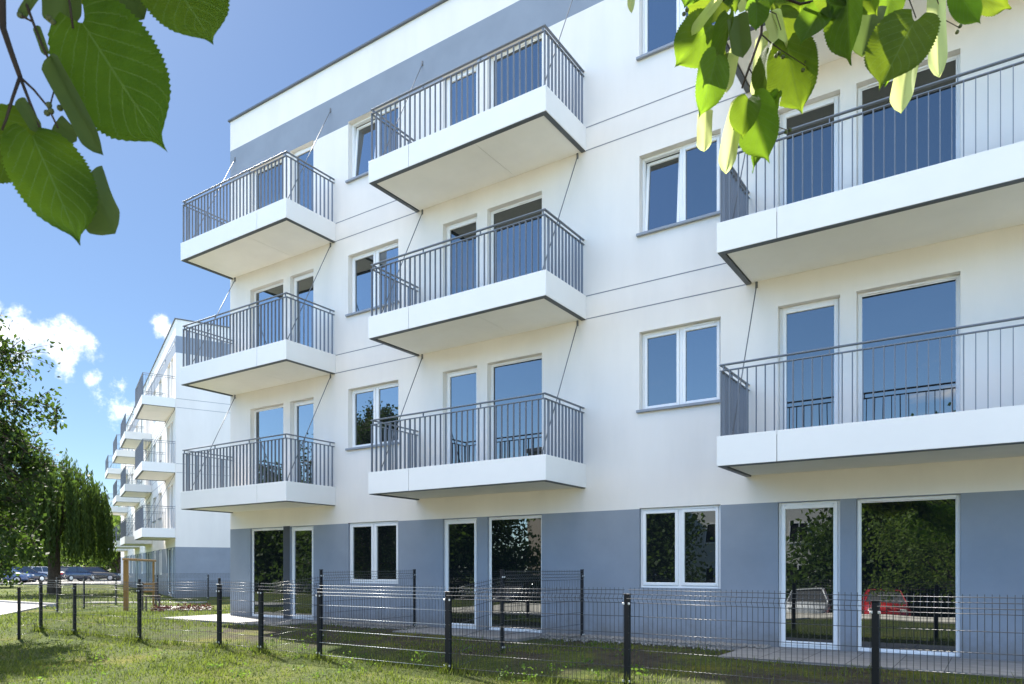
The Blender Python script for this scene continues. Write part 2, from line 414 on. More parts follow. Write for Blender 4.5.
def pane(name, parent, u0, u1, z0, z1, v, Mx=None):
    mb = MB(); mb.box(u0, v, z0, u1, v+.02, z1, M=Mx)
    return mb.build(name, M['glass'], parent)
def window(root, u0, u1, z0, z1, leaves=2, tilt=(), sill=True, name='window', wide_sash=.048):
    mb = MB(); e = .002; FV = FVU if sill else FVG; fw = .04
    ring(mb, u0+e, u1-e, z0+e, z1-e, fw, FV, FV+.08)
    w = (u1-u0-2*fw); lw = w/leaves
    panes = []
    for i in range(leaves):
        a = u0+fw+i*lw; b = a+lw
        if i: mb.cbox(a-.026, FV+.004, z0+fw, a+.026, FV+.078, z1-fw, .006)
        a += .026 if i else 0.003; b -= .026 if i < leaves-1 else .003
        c, d = z0+fw+.003, z1-fw-.003
        Mx = None
        if i in tilt:
            Mx = Matrix.Translation((0, FV+.02, c)) @ Matrix.Rotation(R(-5.0), 4, 'X') @ Matrix.Translation((0, -FV-.02, -c))
        ring(mb, a, b, c, d, wide_sash, FV-.012, FV+.05, Mx)
        panes.append((a+wide_sash-.004, b-wide_sash+.004, c+wide_sash-.004, d-wide_sash+.004, FV+.018, Mx))
    # trickle vent on the head
    mb.cbox(u1-.55*(u1-u0)/leaves-.1, FV-.02, z1-.042, u1-.12, FV-.001, z1-.018, .003)
    # handle-less dark back of the room seen through gaps
    o = mb.build(name, M['pvc'], root)
    for q in panes: pane('pane', o, *q)
    if sill:
        s = MB(); s.cbox(u0+.003, -.002, z0+.002, u1-.003, FV-.001, z0+.022, .003)
        s.cbox(u0-.035, -.055, z0-.022, u1+.035, -.0025, z0+.020, .004)
        s.build('sill', M['sill'], o)
    return o
def glass_door(root, u0, u1, z0, z1, fixed=False, ground=False):
    mb = MB(); e = .002; FV = FVG if ground else FVU; fw = .036
    ring(mb, u0+e, u1-e, z0+e, z1-e, fw, FV, FV+.08)
    sw = .016 if fixed else .056
    ring(mb, u0+fw+.002, u1-fw-.002, z0+fw+.002, z1-fw-.002, sw, FV-.012 if not fixed else FV+.012, FV+.05)
    n = 2 if fixed else 1
    for i in range(n):
        a = u0+.12+i*(u1-u0-.2)/n; mb.cbox(a, FV-.02, z1-.040, a+.36*(u1-u0)/max(n, 1.4), FV-.001, z1-.016, .003)
    o = mb.build('terrace_window' if fixed else 'glass_door', M['pvc'], root)
    g = fw+.002+sw-.004
    pane('pane', o, u0+g, u1-g, z0+g, z1-g, FV+.018)
    return o
def flatbar_rail(mb, p0, p1, z0, z1, spacing, deep=.036, thin=.009, skip_ends=False):
    """upright flat bars standing edge-on along p0-p1"""
    d = Vector(p1)-Vector(p0); L = d.length; d.normalize(); nrm = Vector((-d.y, d.x, 0))
    n = max(1, round(L/spacing)); ang = math.atan2(d.y, d.x)
    for i in range(n+1):
        if skip_ends and i in (0, n): continue
        c = Vector(p0)+d*(L*i/n)
        Mx = Matrix.Translation((c.x, c.y, 0)) @ Matrix.Rotation(ang, 4, 'Z')
        w = .012 if (i % 8 == 0) else thin
        dd = deep*1.15 if (i % 8 == 0) else deep
        mb.box(-w/2, -dd/2, z0, w/2, dd/2, z1, M=Mx)
def balcony(root, u0, u1, zb, depth=1.29, joint=.9, spacing=.113, rods=(True, True), rod_top=None, detail=True):
    D = depth
    mb = MB()
    mb.box(u0+.03, -D+.03, zb+.035, u1-.03, -.003, zb+.355)                      # slab
    o = mb.build('balcony', M['deck'], root)
    s = MB(); jm = u0+(u1-u0)*.62
    s.box(u0+.10, -D+.10, zb+.018, jm-.004, -.004, zb+.033); s.box(jm+.004, -D+.10, zb+.018, u1-.10, -.004, zb+.033)
    s.build('soffit', M['soffit'], o)
    t = MB()
    t.cbox(u0+.012, -D+.012, zb, u1-.012, -D+.085, zb+.034, .003)
    t.cbox(u0+.012, -D+.0855, zb, u0+.085, -.004, zb+.034, .003); t.cbox(u1-.085, -D+.0855, zb, u1-.012, -.004, zb+.034, .003)
    t.build('drip_trim', M['trim'], o)
    f = MB(); zf0, zf1 = zb+.012, zb+.40; j = u0+joint
    f.cbox(u0, -D, zf0, j-.004, -D+.010, zf1, .002); f.cbox(j+.004, -D, zf0, u1, -D+.010, zf1, .002)
    f.cbox(u0, -D+.0102, zf0, u0+.010, -.002, zf1, .002); f.cbox(u1-.010, -D+.0102, zf0, u1, -.002, zf1, .002)
    f.build('fascia', M['fascia'], o)
    # railing: two rails, upright flat bars, three sides
    i = .045; zt = zb+1.345
    r = MB()
    a, b = u0+i, u1-i; y = -D+i
    z_lo, z_hi = zb+.20, zt-.095
    flatbar_rail(r, (a, y, 0), (b, y, 0), z_lo, z_hi, spacing)
    flatbar_rail(r, (a, y+.11, 0), (a, -.06, 0), z_lo, z_hi, spacing)
    flatbar_rail(r, (b, y+.11, 0), (b, -.06, 0), z_lo, z_hi, spacing)
    w = .019
    r.cbox(a-w, y-w, z_hi, b+w, y+w, z_hi+.014, .002); r.cbox(a-w, y+w+.001, z_hi, a+w, -.004, z_hi+.014, .002); r.cbox(b-w, y+w+.001, z_hi, b+w, -.004, z_hi+.014, .002)
    n = max(2, round((b-a)/1.2))
    for k in range(n+1):
        uu = a+(b-a)*k/n; uu = min(max(uu, a+.03), b-.03); r.box(uu-.006, y-.012, z_hi+.014, uu+.006, y+.012, zt-.022)
    for uu in (a, b):
        for vv in (y+.45, -.12): r.box(uu-.012, vv-.006, z_hi+.014, uu+.012, vv+.006, zt-.022)
    r.build('railing', M['rail'], o)
    h = MB(); w = .022
    h.cbox(a-w, y-w, zt-.022, b+w, y+w, zt, .006); h.cbox(a-w, y+w+.001, zt-.022, a+w, -.004, zt, .006); h.cbox(b-w, y+w+.001, zt-.022, b+w, -.004, zt, .006)
    h.build('handrail', M['rail'], o)
    zt_rod = rod_top if rod_top else zb+PITCH-.03
    for k, uu in enumerate((u0+.16, u1-.16)):
        if not rods[k]: continue
        q = MB(); q.tube([(uu, -.004, zt_rod), (uu, -D+.13, zb+.40)], .0085, 8)
        q.tube([(uu, -.005, zt_rod-.04), (uu, -.005, zt_rod+.05)], .018, 8)
        q.tube([(uu, -D+.13, zb+.37), (uu, -D+.17, zb+.47)], .015, 8)
        q.build('tie_rod', M['rod'], o, smooth=True)
    return o

def make_building(name, loc, rz, width, depth, cols, wins, label, cat, left_wall=None):
    """cols: list of (balcony u0,u1, narrow(u0,u1), wide(u0,u1), joint); wins: list of (u0,u1,{floor: tilt})"""
    root = empty(name, loc, rz); tag(root, label, cat)
    ops = []
    for fl in range(4):
        z = H0+fl*PITCH
        for c in cols:
            ops.append((c[2][0], c[2][1], z, z+2.05)); ops.append((c[3][0], c[3][1], z, z+2.05))
        for wv in wins:
            ops.append((wv[0], wv[1], z+.81, z+2.07))
    mbs = {k: MB() for k in ('base', 'white', 'band')}
    wall_cells(mbs, 0, width, ops)
    # gable and back walls
    for k, a, b in (('base', -.2, Z_BASE), ('white', Z_BASE, Z_B0), ('band', Z_B0, Z_B1), ('white', Z_B1, Z_TOP)):
        mbs[k].add([(width,0,a),(width,depth,a),(width,depth,b),(width,0,b)], [(0,1,2,3)])
        mbs[left_wall or k].add([(0,depth,a),(0,0,a),(0,0,b),(0,depth,b)], [(0,1,2,3)])
        mbs[k].add([(width,depth,a),(0,depth,a),(0,depth,b),(width,depth,b)], [(0,1,2,3)])
    mbs['base'].build('base_wall', M['base'], root); mbs['white'].build('wall', M['white'], root); mbs['band'].build('wall_band', M['band'], root)
    rf = MB(); rf.box(.3, .3, Z_TOP-.5, width-.3, depth-.3, Z_TOP-.3); rfo = rf.build('roof', M['roof'], root)
    cp = MB(); c = .045
    cp.cbox(-c, -c, Z_TOP+.001, width+c, .30, Z_TOP+.05, .008); cp.cbox(-c, depth-.3, Z_TOP+.001, width+c, depth+c, Z_TOP+.05, .008)
    cp.cbox(-c, .301, Z_TOP+.001, .30, depth-.301, Z_TOP+.05, .008); cp.cbox(width-.30, .301, Z_TOP+.001, width+c, depth-.301, Z_TOP+.05, .008)
    cp.build('coping', M['coping'], rfo)
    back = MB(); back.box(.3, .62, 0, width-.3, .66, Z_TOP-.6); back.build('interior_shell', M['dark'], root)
    cuts = [(c[0]+.02, c[1]-.02) for c in cols]
    def joint(*bx): q = MB(); q.box(*bx); q.build('storey_joint', M['joint'], root)
    for fl in (2, 3):
        for zz_ in (fl*PITCH+.06, fl*PITCH+.44):
            x = 0
            for a, b in sorted(cuts)+[(width, width)]:
                if a-x > .1: joint(x, -.0025, zz_-.008, min(a, width), .02, zz_+.008)
                x = b
            joint(width-.01, .03, zz_-.008, width+.0025, depth, zz_+.008)
    for fl in range(4):
        z = H0+fl*PITCH
        for c in cols:
            glass_door(root, *c[2], z, z+2.05, ground=fl == 0); glass_door(root, *c[3], z, z+2.05, fixed=True, ground=fl == 0)
            if fl:
                balcony(root, c[0], c[1], fl*PITCH+.045, joint=c[4], rod_top=11.25 if fl == 3 else None, rods=c[5])
        for wv in wins:
            window(root, wv[0], wv[1], z+.81, z+2.07, tilt=wv[2].get(fl, ()), sill=fl > 0)
    return root

X0, YW = -15.30, 10.67
U = lambda x: x-X0
main_cols = [
    (U(-15.27), U(-11.66), (U(-13.13), U(-12.36)), (U(-14.54), U(-13.36)), 2.7, (True, True)),
    (U(-9.41), U(-5.69), (U(-8.75), U(-7.94)), (U(-7.71), U(-6.55)), .96, (True, True)),
    (U(-3.075), U(2.30), (U(-2.62), U(-1.80)), (U(-1.60), U(-.41)), .76, (True, True)),
]
main_wins = [(U(-11.29), U(-9.88), {3: (0,)}), (U(-4.74), U(-3.44), {2: (0,)})]
bmain = make_building('apartment_building', (X0, YW, 0), 0, 22.0, 11.5, main_cols, main_wins,
    'four storey white apartment block with grey ground floor and railed balconies, filling the right side', 'building', left_wall='band')  # unseen end wall coloured grey to cut its bounce onto the far gable
# the dark pier between the two openings at the far end
pm = MB(); pm.cbox(U(-13.355), -.006, .2, U(-13.135), .10, Z_BASE+.01, .004); pm.build('pier', M['pier'], bmain)

ROT2 = math.atan2(-.41, .912)
P2 = Vector((-29.3, 17.77, 0)); L2 = 33.0
d2 = Vector((math.cos(ROT2), math.sin(ROT2), 0))
org2 = P2 - d2*L2
cols2 = []
for s in (0.0, 9.5, 16.5, 26.0):
    b1 = L2-s-.02; b0 = b1-3.6
    cols2.append((b0, b1, (b0+2.05, b0+2.85), (b0+.75, b0+1.9), 1.4, (True, True)))
wins2 = [(L2-s-1.3, L2-s, {}) for s in (5.0, 7.6, 14.6, 21.6, 24.2)]
b2 = make_building('apartment_building', org2, ROT2, L2, 12.0, cols2, wins2,
    'second white and grey apartment block with receding balconies, standing farther back beyond the lawn', 'building')

# opposite block behind the viewpoint, seen only as reflections in the glass
def simple_block(name, loc, rz, w, d, h, wallm, label, blank=False):
    root = empty(name, loc, rz); tag(root, label, 'building')
    mb = MB(); mb.box(0, 0, -.3, w, d, h); mb.build('wall', wallm, root)
    rf = MB(); rf.cbox(-.15, -.15, h+.002, w+.15, d+.15, h+.35, .03); rf.build('roof', M['coping'], root)
    for fl in range(0 if blank else 4):
        nwin = int(w/2.6)
        for i in range(nwin):
            u = 1.0+i*(w-2)/max(1, nwin-.4); z = 1.2+fl*2.75
            if z+1.4 > h: continue
            f = MB(); ring(f, u, u+1.3, z, z+1.35, .08, d+.003, d+.05); f.box(u+.62, d+.003, z+.08, u+.68, d+.05, z+1.27)
            fo = f.build('window', M['pvc'], root)
            g = MB(); g.box(u+.08, d+.002, z+.08, u+.62, d+.02, z+1.27); g.box(u+.68, d+.002, z+.08, u+1.22, d+.02, z+1.27); g.build('pane', M['dark'], fo)
    return root
M['tan'] = mat('tan_render', (.55, .46, .36), .85, .2, var=.05)
M['opp'] = mat('cream_render', (.62, .60, .55), .85, .2, var=.05)
simple_block('apartment_block', (-23, -36, -.8), 0, 17, 9, 10.2, M['opp'], 'cream apartment block across the car park, mirrored in the right glass door')
simple_block('apartment_block', (2, -46, -.8), R(6), 26, 9, 12.0, M['opp'], 'long cream apartment block across the car park, mirrored low in the upper windows')
simple_block('apartment_block', (-29.8, -33, -.8), 0, 7.5, 8, 11.0, M['tan'], 'narrow tan block across the car park, mirrored in the middle terrace window', blank=True)

# ------------------------------------------------------------------ terraces, paths
def slab(name, poly, z0, z1, m, label=None, cat=None, kind='structure'):
    mb = MB(); n_ = len(poly)
    mb.add([(x, y, z0) for x, y in poly]+[(x, y, z1) for x, y in poly],
           [tuple(range(n_))[::-1], tuple(range(n_, 2*n_))]+[(i, (i+1) % n_, n_+(i+1) % n_, n_+i) for i in range(n_)])
    o = mb.build(name, m); tag(o, label, cat, kind=kind); return o
pv_m = bpy.data.materials.new('terrace_paving'); n, l = nodes(pv_m); p = n['Principled BSDF']; p.inputs['Roughness'].default_value = .9
t2 = n.new('ShaderNodeTexCoord'); br = n.new('ShaderNodeTexBrick'); br.offset = 0; br.inputs['Scale'].default_value = 1
br.inputs['Brick Width'].default_value = .5; br.inputs['Row Height'].default_value = .5; br.inputs['Mortar Size'].default_value = .006
br.inputs['Color1'].default_value = (.225, .22, .21, 1); br.inputs['Color2'].default_value = (.19, .185, .175, 1); br.inputs['Mortar'].default_value = (.07, .068, .062, 1)
l.new(t2.outputs['Object'], br.inputs['Vector'])
nq = n.new('ShaderNodeTexNoise'); nq.inputs['Scale'].default_value = 5; nq.inputs['Detail'].default_value = 7; l.new(t2.outputs['Object'], nq.inputs['Vector'])
mq = n.new('ShaderNodeMix'); mq.data_type = 'RGBA'; mq.blend_type = 'OVERLAY'; mq.inputs[0].default_value = .35
l.new(br.outputs['Color'], mq.inputs[6]); l.new(nq.outputs['Fac'], mq.inputs[7]); l.new(mq.outputs[2], p.inputs['Base Color'])
for (xa, xb, yf) in ((-15.95, -11.9, 9.32), (-9.05, -6.35, 9.62), (-3.0, 2.4, 9.2)):
    slab('terrace', [(xa, yf), (xb, yf), (xb, YW-.004), (xa, YW-.004) if xa > -15.3 else (xa, YW+.6)] if xa > -15.3 else [(xa, yf), (xb, yf), (xb, YW-.004), (-15.305, YW-.004), (-15.305, YW+.9), (xa, YW+.9)], .05, .388, pv_m)
# gravel strip along the wall
gv = mat('gravel', (.22, .21, .195), .95, .1, bump=1, bscale=70, var=.3, vscale=45)
slab('gravel_strip', [(-6.35, 10.32), (-3.004, 10.32), (-3.004, YW-.003), (-6.35, YW-.003)], .05, .392, gv)
slab('gravel_strip', [(-11.896, 10.32), (-9.054, 10.32), (-9.054, YW-.003), (-11.896, YW-.003)], .05, .392, gv)
def pebble_band():
    N = 2600; xx = np.concatenate([rng.uniform(-6.4, -2.7, N), rng.uniform(-11.9, -9, N//2)]); yy = YW-.02-np.abs(rng.normal(0, .2, len(xx)))
    keep = yy > 9.9; xx, yy = xx[keep], yy[keep]
    zz_ = np.where(yy > 10.32, .392, gh(xx, yy)); r = rng.uniform(.010, .026, len(xx))
    dirs = np.array([(1,0,0),(-1,0,0),(0,1,0),(0,-1,0),(0,0,1),(0,0,-1)], float)
    Vv = (np.stack([xx, yy, zz_+r*.4], 1)[:, None, :] + dirs[None]*r[:, None, None]*rng.uniform(.7, 1.3, (len(xx), 6, 1))).reshape(-1, 3)
    T = np.array([(0,2,4),(2,1,4),(1,3,4),(3,0,4),(2,0,5),(1,2,5),(3,1,5),(0,3,5)])
    Ff = (np.arange(len(xx))[:, None, None]*6 + T[None]).reshape(-1, 3)
    pm_ = mat('pebble', (.24, .23, .21), .8, .2, var=.3, vscale=30)
    tag(np_mesh('gravel', Vv, Ff, pm_), 'loose pale pebbles along the foot of the grey wall', 'gravel', kind='stuff')
pebble_band()
def gslab(name, poly, lift, m, thick=.3):
    z = max(G(x, y) for x, y in poly)+lift
    return slab(name, poly, z-thick, z, m)
gslab('path', [(-26, 11.3), (-21.6, 8.3), (-20, 5), (-44, 3), (-44, 11.3)], .02, M['concrete'])
kb = MB(); kb.cbox(-44, 11.31, .1, -25.6, 11.43, .38, .012); tag(kb.build('kerb', M['kerb']), kind='structure')
# car park far away on the left and access road
def strip(depth0, depth1, r0, r1): 
    return [tuple((FWD*d+RGT*r)[:2]) for d, r in ((depth0, r0), (depth0, r1), (depth1, r1), (depth1, r0))]
gslab('car_park', strip(56, 90, -95, -25), .02, M['concrete'])
kb = MB(); Mx = Matrix.Translation(FWD*55.8+RGT*-60) @ Matrix.Rotation(math.atan2(RGT.y, RGT.x), 4, 'Z'); kb.cbox(-36, -.12, .1, 36, .12, .40, .02, M=Mx); tag(kb.build('kerb', M['kerb']), kind='structure')
slab('car_park', [(-60, -17.5), (40, -17.5), (40, -9.6), (-60, -9.6)], -1.2, -.78, M['palepave'])
slab('path', [(-16, -2.7), (40, -2.7), (40, 3.2), (4.5, 3.2), (3.0, -.5), (-4.5, -.5), (-6.0, 3.2), (-16, 3.2)], -.15, .135, M['palepave'])  # wide side wings added out of view to bounce sun onto the soffits
gslab('path', strip(26.2, 26.9, -15.5, -11.3), .015, M['concrete'])

# ------------------------------------------------------------------ fences
POST_H = .98
def fence_post(parent, x, y, z0, z1, w=.052, dp=.04, ang=0.0, tip=0.0):
    mb = MB(); Mx = Matrix.Translation((x, y, 0)) @ Matrix.Rotation(ang, 4, 'Z')
    mb.cbox(-w/2, -dp/2, z0-.25, w/2, dp/2, z1, .004, M=Mx); mb.cbox(-w/2-.004, -dp/2-.004, z1+.0005, w/2+.004, dp/2+.004, z1+.014, .003, M=Mx)
    if tip: mb.cbox(-.016, -.016, z1+.015, .016, .016, z1+tip, .003, M=Mx)
    o = mb.build('post', M['post'], parent)
    for zc in (z1-.09, z0+.08):
        for bx in ((-w/2-.014, -w/2+.010), (w/2-.010, w/2+.014)):
            c = MB(); c.cbox(bx[0], -dp/2-.012, zc-.012, bx[1], -dp/2-.001, zc+.012, .003, M=Mx); c.build('clip', M['clip'], o)
    if tip:
        c = MB(); c.cbox(-w/2-.012, -dp/2-.012, z1+.015, w/2+.012, dp/2+.012, z1+.026, .003, M=Mx); c.build('cap', M['clip'], o)
    return o
def fence_panel(parent, a, b, ga, gb, top=1.06, pitch=.05, rv=.0026, rh=.003, name='panel', hm=None):
    a = Vector((a[0], a[1], 0)); b = Vector((b[0], b[1], 0)); d = (b-a); L = d.length; d.normalize(); nrm = Vector((d.y, -d.x, 0))
    n_ = max(2, int((L-.08)/pitch)); mb = MB()
    prof = [(.04, 0), (top-.16, 0), (top-.115, .040), (top-.07, 0), (top, 0)]
    for i in range(n_+1):
        t = .04+(L-.08)*i/n_; g = ga+(gb-ga)*t/L
        mb.tube([a+d*t+nrm*(o_+.018)+UP*(g+z) for z, o_ in prof], rv, 4, cap=False)
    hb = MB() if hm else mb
    hz = [.06, .235, .41, .585, .76] ; hz = [h*(top-.16)/.90 for h in hz]
    for z, o_ in [(h, 0) for h in hz]+[(top-.16, 0), (top-.115, .040), (top-.07, 0), (top-.025, 0)]:
        hb.tube([a+d*.02+nrm*(o_+.018+rv+rh)+UP*(ga+z), b-d*.02+nrm*(o_+.018+rv+rh)+UP*(gb+z)], rh, 6)
    o = mb.build(name, M['wire'], parent, smooth=True)
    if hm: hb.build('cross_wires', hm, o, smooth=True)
    return o
fx = [-16.4, -14.99, -12.66, -10.32, -9.28, -7.98, -5.65, -3.245, -.897, 1.45, 3.8]
FY = 7.0
fr = empty('mesh_fence', (fx[0], FY, 0)); tag(fr, 'long low anthracite wire mesh fence crossing the lawn in front of the white apartment block', 'fence')
def loc(p): return (p[0]-fx[0], p[1]-FY)
tips = {2: .12, 3: .12}
for i, x in enumerate(fx):
    g = G(x, FY); fence_post(fr, x-fx[0], 0, g, g+POST_H, w=.075 if i == 6 else .06, dp=.05, tip=tips.get(i, 0))
for i in range(len(fx)-1):
    fence_panel(fr, loc((fx[i], FY)), loc((fx[i+1], FY)), G(fx[i], FY), G(fx[i+1], FY), hm=M['glint'] if i == 5 else None)
# short returned leaf at the left end
st = empty('mesh_fence', (-16.4, 7.0, 0)); tag(st, 'short end panel of wire mesh turned out of line at the lawn fence left end', 'fence')
g = G(-16.4, 6.4); fence_post(st, .55, -.62, g, g+POST_H, ang=R(-50)); fence_panel(st, (.02, -.05), (.55, -.62), g, g)
# partition fences between the patios
for x, lab in ((-9.22, 'taller wire mesh divider fence running to the wall between the left and middle patios'), (-5.62, 'taller wire mesh divider fence running to the wall right of the middle patio')):
    pf = empty('divider_fence', (x, 7.05, 0)); tag(pf, lab, 'fence', 'divider fences between the patios')
    yy = [8.12, 10.40]
    for y in yy:
        g = G(x, y); fence_post(pf, 0, y-7.05, g, 1.48, w=.04, dp=.04, ang=R(90))
    fence_panel(pf, (0, .08), (0, yy[0]-7.05), G(x, 7.1), G(x, 8.1), top=1.05)
    fence_panel(pf, (0, yy[0]-7.05), (0, yy[1]-7.05), G(x, 8.1), G(x, 10.4), top=1.13)
# garden fence of the second block
bf_pts = [(-22.2, 9.9), (-23.4, 11.2), (-24.8, 12.9), (-25.9, 15.0), (-26.1, 17.2), (-25.2, 19.4), (-24.3, 21.6), (-23.4, 23.8)]
bf = empty('mesh_fence', (*bf_pts[0], 0)); tag(bf, 'low wire mesh garden fence along the gable of the farther block', 'fence')
for i, q in enumerate(bf_pts):
    g = G(*q); fence_post(bf, q[0]-bf_pts[0][0], q[1]-bf_pts[0][1], g, g+.98)
    if i:
        o_ = bf_pts[i-1]; fence_panel(bf, (o_[0]-bf_pts[0][0], o_[1]-bf_pts[0][1]), (q[0]-bf_pts[0][0], q[1]-bf_pts[0][1]), G(*o_), g, pitch=.06, rv=.003)

# ------------------------------------------------------------------ garden frame, chair, red plants
pA = at(126, 613, 21.2); pB = at(153.5, 598, 25.0); gz = G(pA.x, pA.y)
gf = empty('garden_arch', (pA.x, pA.y, gz)); tag(gf, 'golden wooden garden arch of two posts and a beam on the far lawn', 'arch')
dv = Vector((pB.x-pA.x, pB.y-pA.y, 0)); an = math.atan2(dv.y, dv.x); LL = dv.length; gf.rotation_euler[2] = an
for uu, w in ((0, .062), (LL, .03)):
    q = MB(); q.cbox(uu-w, -w, -.2, uu+w, w, 1.47, .008); q.build('post', M['wood'], gf)
q = MB(); q.cbox(-.3, -.035, 1.471, LL+.3, .035, 1.54, .008); q.build('beam', M['wood'], gf)
pc = at(151, 613, 20.3); gz = G(pc.x, pc.y)
ch = empty('garden_chair', (pc.x, pc.y, gz), R(75)); tag(ch, 'small dark wooden garden chair standing beside the golden arch', 'chair')
for sx in (-.17, .17):
    for sy in (-.17, .17):
        q = MB(); q.cbox(sx-.02, sy-.02, -.02, sx+.02, sy+.02, .40 if sy < 0 else .80, .004); q.build('leg', M['darkwood'], ch)
q = MB(); q.cbox(-.21, -.21, .401, .21, .148, .43, .006); q.build('seat', M['darkwood'], ch)
q = MB()
for zc in (.52, .62, .72): q.cbox(-.148, .158, zc, .148, .18, zc+.05, .004)
q.build('backrest', M['wood'], ch)

def leaf_cloud(centres, size, aspect=.6, droop=0.0, rs=None, jitter=.35):
    """one diamond leaf per centre; returns verts, quads"""
    N = len(centres); rs = rs or rng
    d = rs.normal(0, 1, (N, 3)); d[:, 2] -= droop; d /= np.linalg.norm(d, axis=1)[:, None]
    r = rs.normal(0, 1, (N, 3)); s = np.cross(d, r); s /= np.linalg.norm(s, axis=1)[:, None]+1e-9
    sz = size*(1+jitter*rs.uniform(-1, 1, N))[:, None]
    c = np.asarray(centres)
    nn = np.cross(d, s)
    Vv = np.stack([c-d*sz*.5, c+s*sz*aspect*.5-d*sz*.08+nn*sz*.06, c+d*sz*.5, c-s*sz*aspect*.5-d*sz*.08+nn*sz*.06], 1).reshape(-1, 3)
    return Vv, (np.arange(N)[:, None]*4+np.arange(4)[None])
def grow(mb, p, d, length, r, level, tips, rs, spread=.6, droop=0.0, maxl=4, gain=.04):
    segs = 4; pts = [Vector(p)]; rad = [r]
    d = Vector(d).normalized()
    for i in range(segs):
        d = (d + Vector(rs.normal(0, .12, 3)) + UP*(gain-droop*level)).normalized()
        pts.append(pts[-1]+d*length/segs); rad.append(r*(1-.14*(i+1)))
    mb.tube(pts, rad, 8 if level == 0 else (6 if level == 1 else 4), cap=level == 0)
    if level >= maxl: tips.append((pts[-1], d)); tips.append((pts[2], d)); return
    if level >= 2: tips.append((pts[-1], d)); tips.append((pts[3], d))
    for k in range(3 if level else 5):
        i = 2+k % 3 if level else 1+k % 4
        ax = Vector(rs.normal(0, 1, 3)).cross(d).normalized()
        nd = (Matrix.Rotation(rs.uniform(.55, 1.1)*spread*1.6, 3, ax) @ d)
        grow(mb, pts[i], nd, length*rs.uniform(.58, .78), rad[i]*.62, level+1, tips, rs, spread, droop, maxl, gain)
    grow(mb, pts[-1], (d+Vector(rs.normal(0, .15, 3))), length*.72, rad[-1]*.8, level+1, tips, rs, spread, droop, maxl, gain)
def broad_tree(name, label, x, y, h, leafm, seed, nleaf=14000, size=.16, group=None, r=None, spread=.6, droop=.0, trunk_share=.32, sig=.32, cat='tree', maxl=4):
    rs = np.random.default_rng(seed); z = G(x, y)
    root = empty(name, (x, y, z)); tag(root, label, cat, group)
    mb = MB(); tips = []
    grow(mb, (0, 0, -.2), (0, 0, 1), h*trunk_share, r or h*.022, 0, tips, rs, spread, droop, maxl)
    mb.build('trunk', M['bark'], root, smooth=True)
    T = np.array([tuple(t[0]) for t in tips])
    hmax = T[:, 2].max(); 
    k = rs.integers(0, len(T), nleaf)
    c = T[k]+rs.normal(0, sig, (nleaf, 3))*np.array([1, 1, .8])
    Vv, Fv = leaf_cloud(c, size, .62, .3, rs)
    sc_ = h/hmax
    cr_ = np_mesh('crown', Vv, Fv, leafm, root)
    root.scale = (sc_, sc_, sc_)
    return root

# red-leaved low plants by the pale strip
gz_strip = gslab('path', [tuple(at(157, 612, 20.0)[:2]), tuple(at(212, 613, 20.3)[:2]), tuple(at(212, 610, 22.0)[:2]), tuple(at(160, 609, 22.4)[:2])], .02, M['concrete'])
for i, (px, dpt) in enumerate(((157, 19.8), (167, 20.1), (180, 19.9), (188, 20.3), (197, 20.0), (207, 20.4))):
    q = at(px, 613, dpt); rs = np.random.default_rng(70+i)
    ro = empty('red_plant', (q.x, q.y, G(q.x, q.y))); tag(ro, 'low red leaved plant in the row beside the pale strip left of the corner terrace', 'plant', 'red leaved plants in a row')
    c = rs.normal(0, 1, (110, 3))*np.array([.09, .09, .045])+np.array([0, 0, .09])
    Vv, Fv = leaf_cloud(c, .06, .6, -.3, rs); np_mesh('foliage', Vv, Fv, M['redleaf'], ro)
    sm = MB(); sm.tube([(0, 0, -.05), (.01, 0, .12)], .012, 5); sm.build('stem', M['bark'], ro)

# ------------------------------------------------------------------ birch at the left edge
def birch():
    rs = np.random.default_rng(21)
    base = at(-92, 640, 13.4); x, y = base.x, base.y
    root = empty('birch_tree', (x, y, G(x, y))); tag(root, 'loose dark green tree reaching in from the left edge above the parked cars', 'tree')
    mb = MB(); tips = []
    pts = [Vector((0, 0, -.2)), Vector((.05, .02, 1.5)), Vector((.0, .08, 3.2)), Vector((.1, .05, 5.0)), Vector((.12, .1, 6.5))]
    mb.tube(pts, [.16, .14, .115, .08, .03], 10)
    K = 72
    for i in range(K):
        z = rs.uniform(1.0, 6.0); az = rs.uniform(0, 2*math.pi)
        if i < 46:   # more limbs on the side towards the lawn
            az = math.atan2(RGT.y, RGT.x)+rs.normal(0, .75)
        rad = 2.55*float(np.interp(z, (1, 2.4, 3.4, 4.4, 5.2, 6.4), (.66, .74, .86, .92, .66, .30)))*rs.uniform(.65, 1.02)
        p = Vector((.05, .05, z)); d = Vector((math.cos(az), math.sin(az), .55)).normalized()
        q = [p]; nseg = 6
        for s in range(nseg):
            d = (d+Vector((0, 0, -.13*s/2))+Vector(rs.normal(0, .1, 3))).normalized(); q.append(q[-1]+d*rad/nseg*1.12)
        mb.tube(q, [.035*(1-.14*s) for s in range(nseg+1)], 5)
        for s in range(2, nseg+1):
            for _ in range(6):
                dd = (Vector(rs.normal(0, 1, 3))+Vector((0, 0, -.75))).normalized(); ln = rs.uniform(.3, .75)
                e_ = q[s]+dd*ln; mid = q[s]+dd*ln*.5+Vector((0, 0, .03))
                mb.tube([q[s], mid, e_], [.008, .006, .003], 3, cap=False)
                for tt in np.linspace(.15, 1, 6): tips.append(tuple(q[s].lerp(e_, tt)))
    mb.build('trunk', M['bark'], root, smooth=True)
    T = np.array(tips); N = 36000
    c = T[rs.integers(0, len(T), N)]+rs.normal(0, .085, (N, 3))
    Vv, Fv = leaf_cloud(c, .092, .66, .5, rs); np_mesh('crown', Vv, Fv, M['birch'], root)
birch()

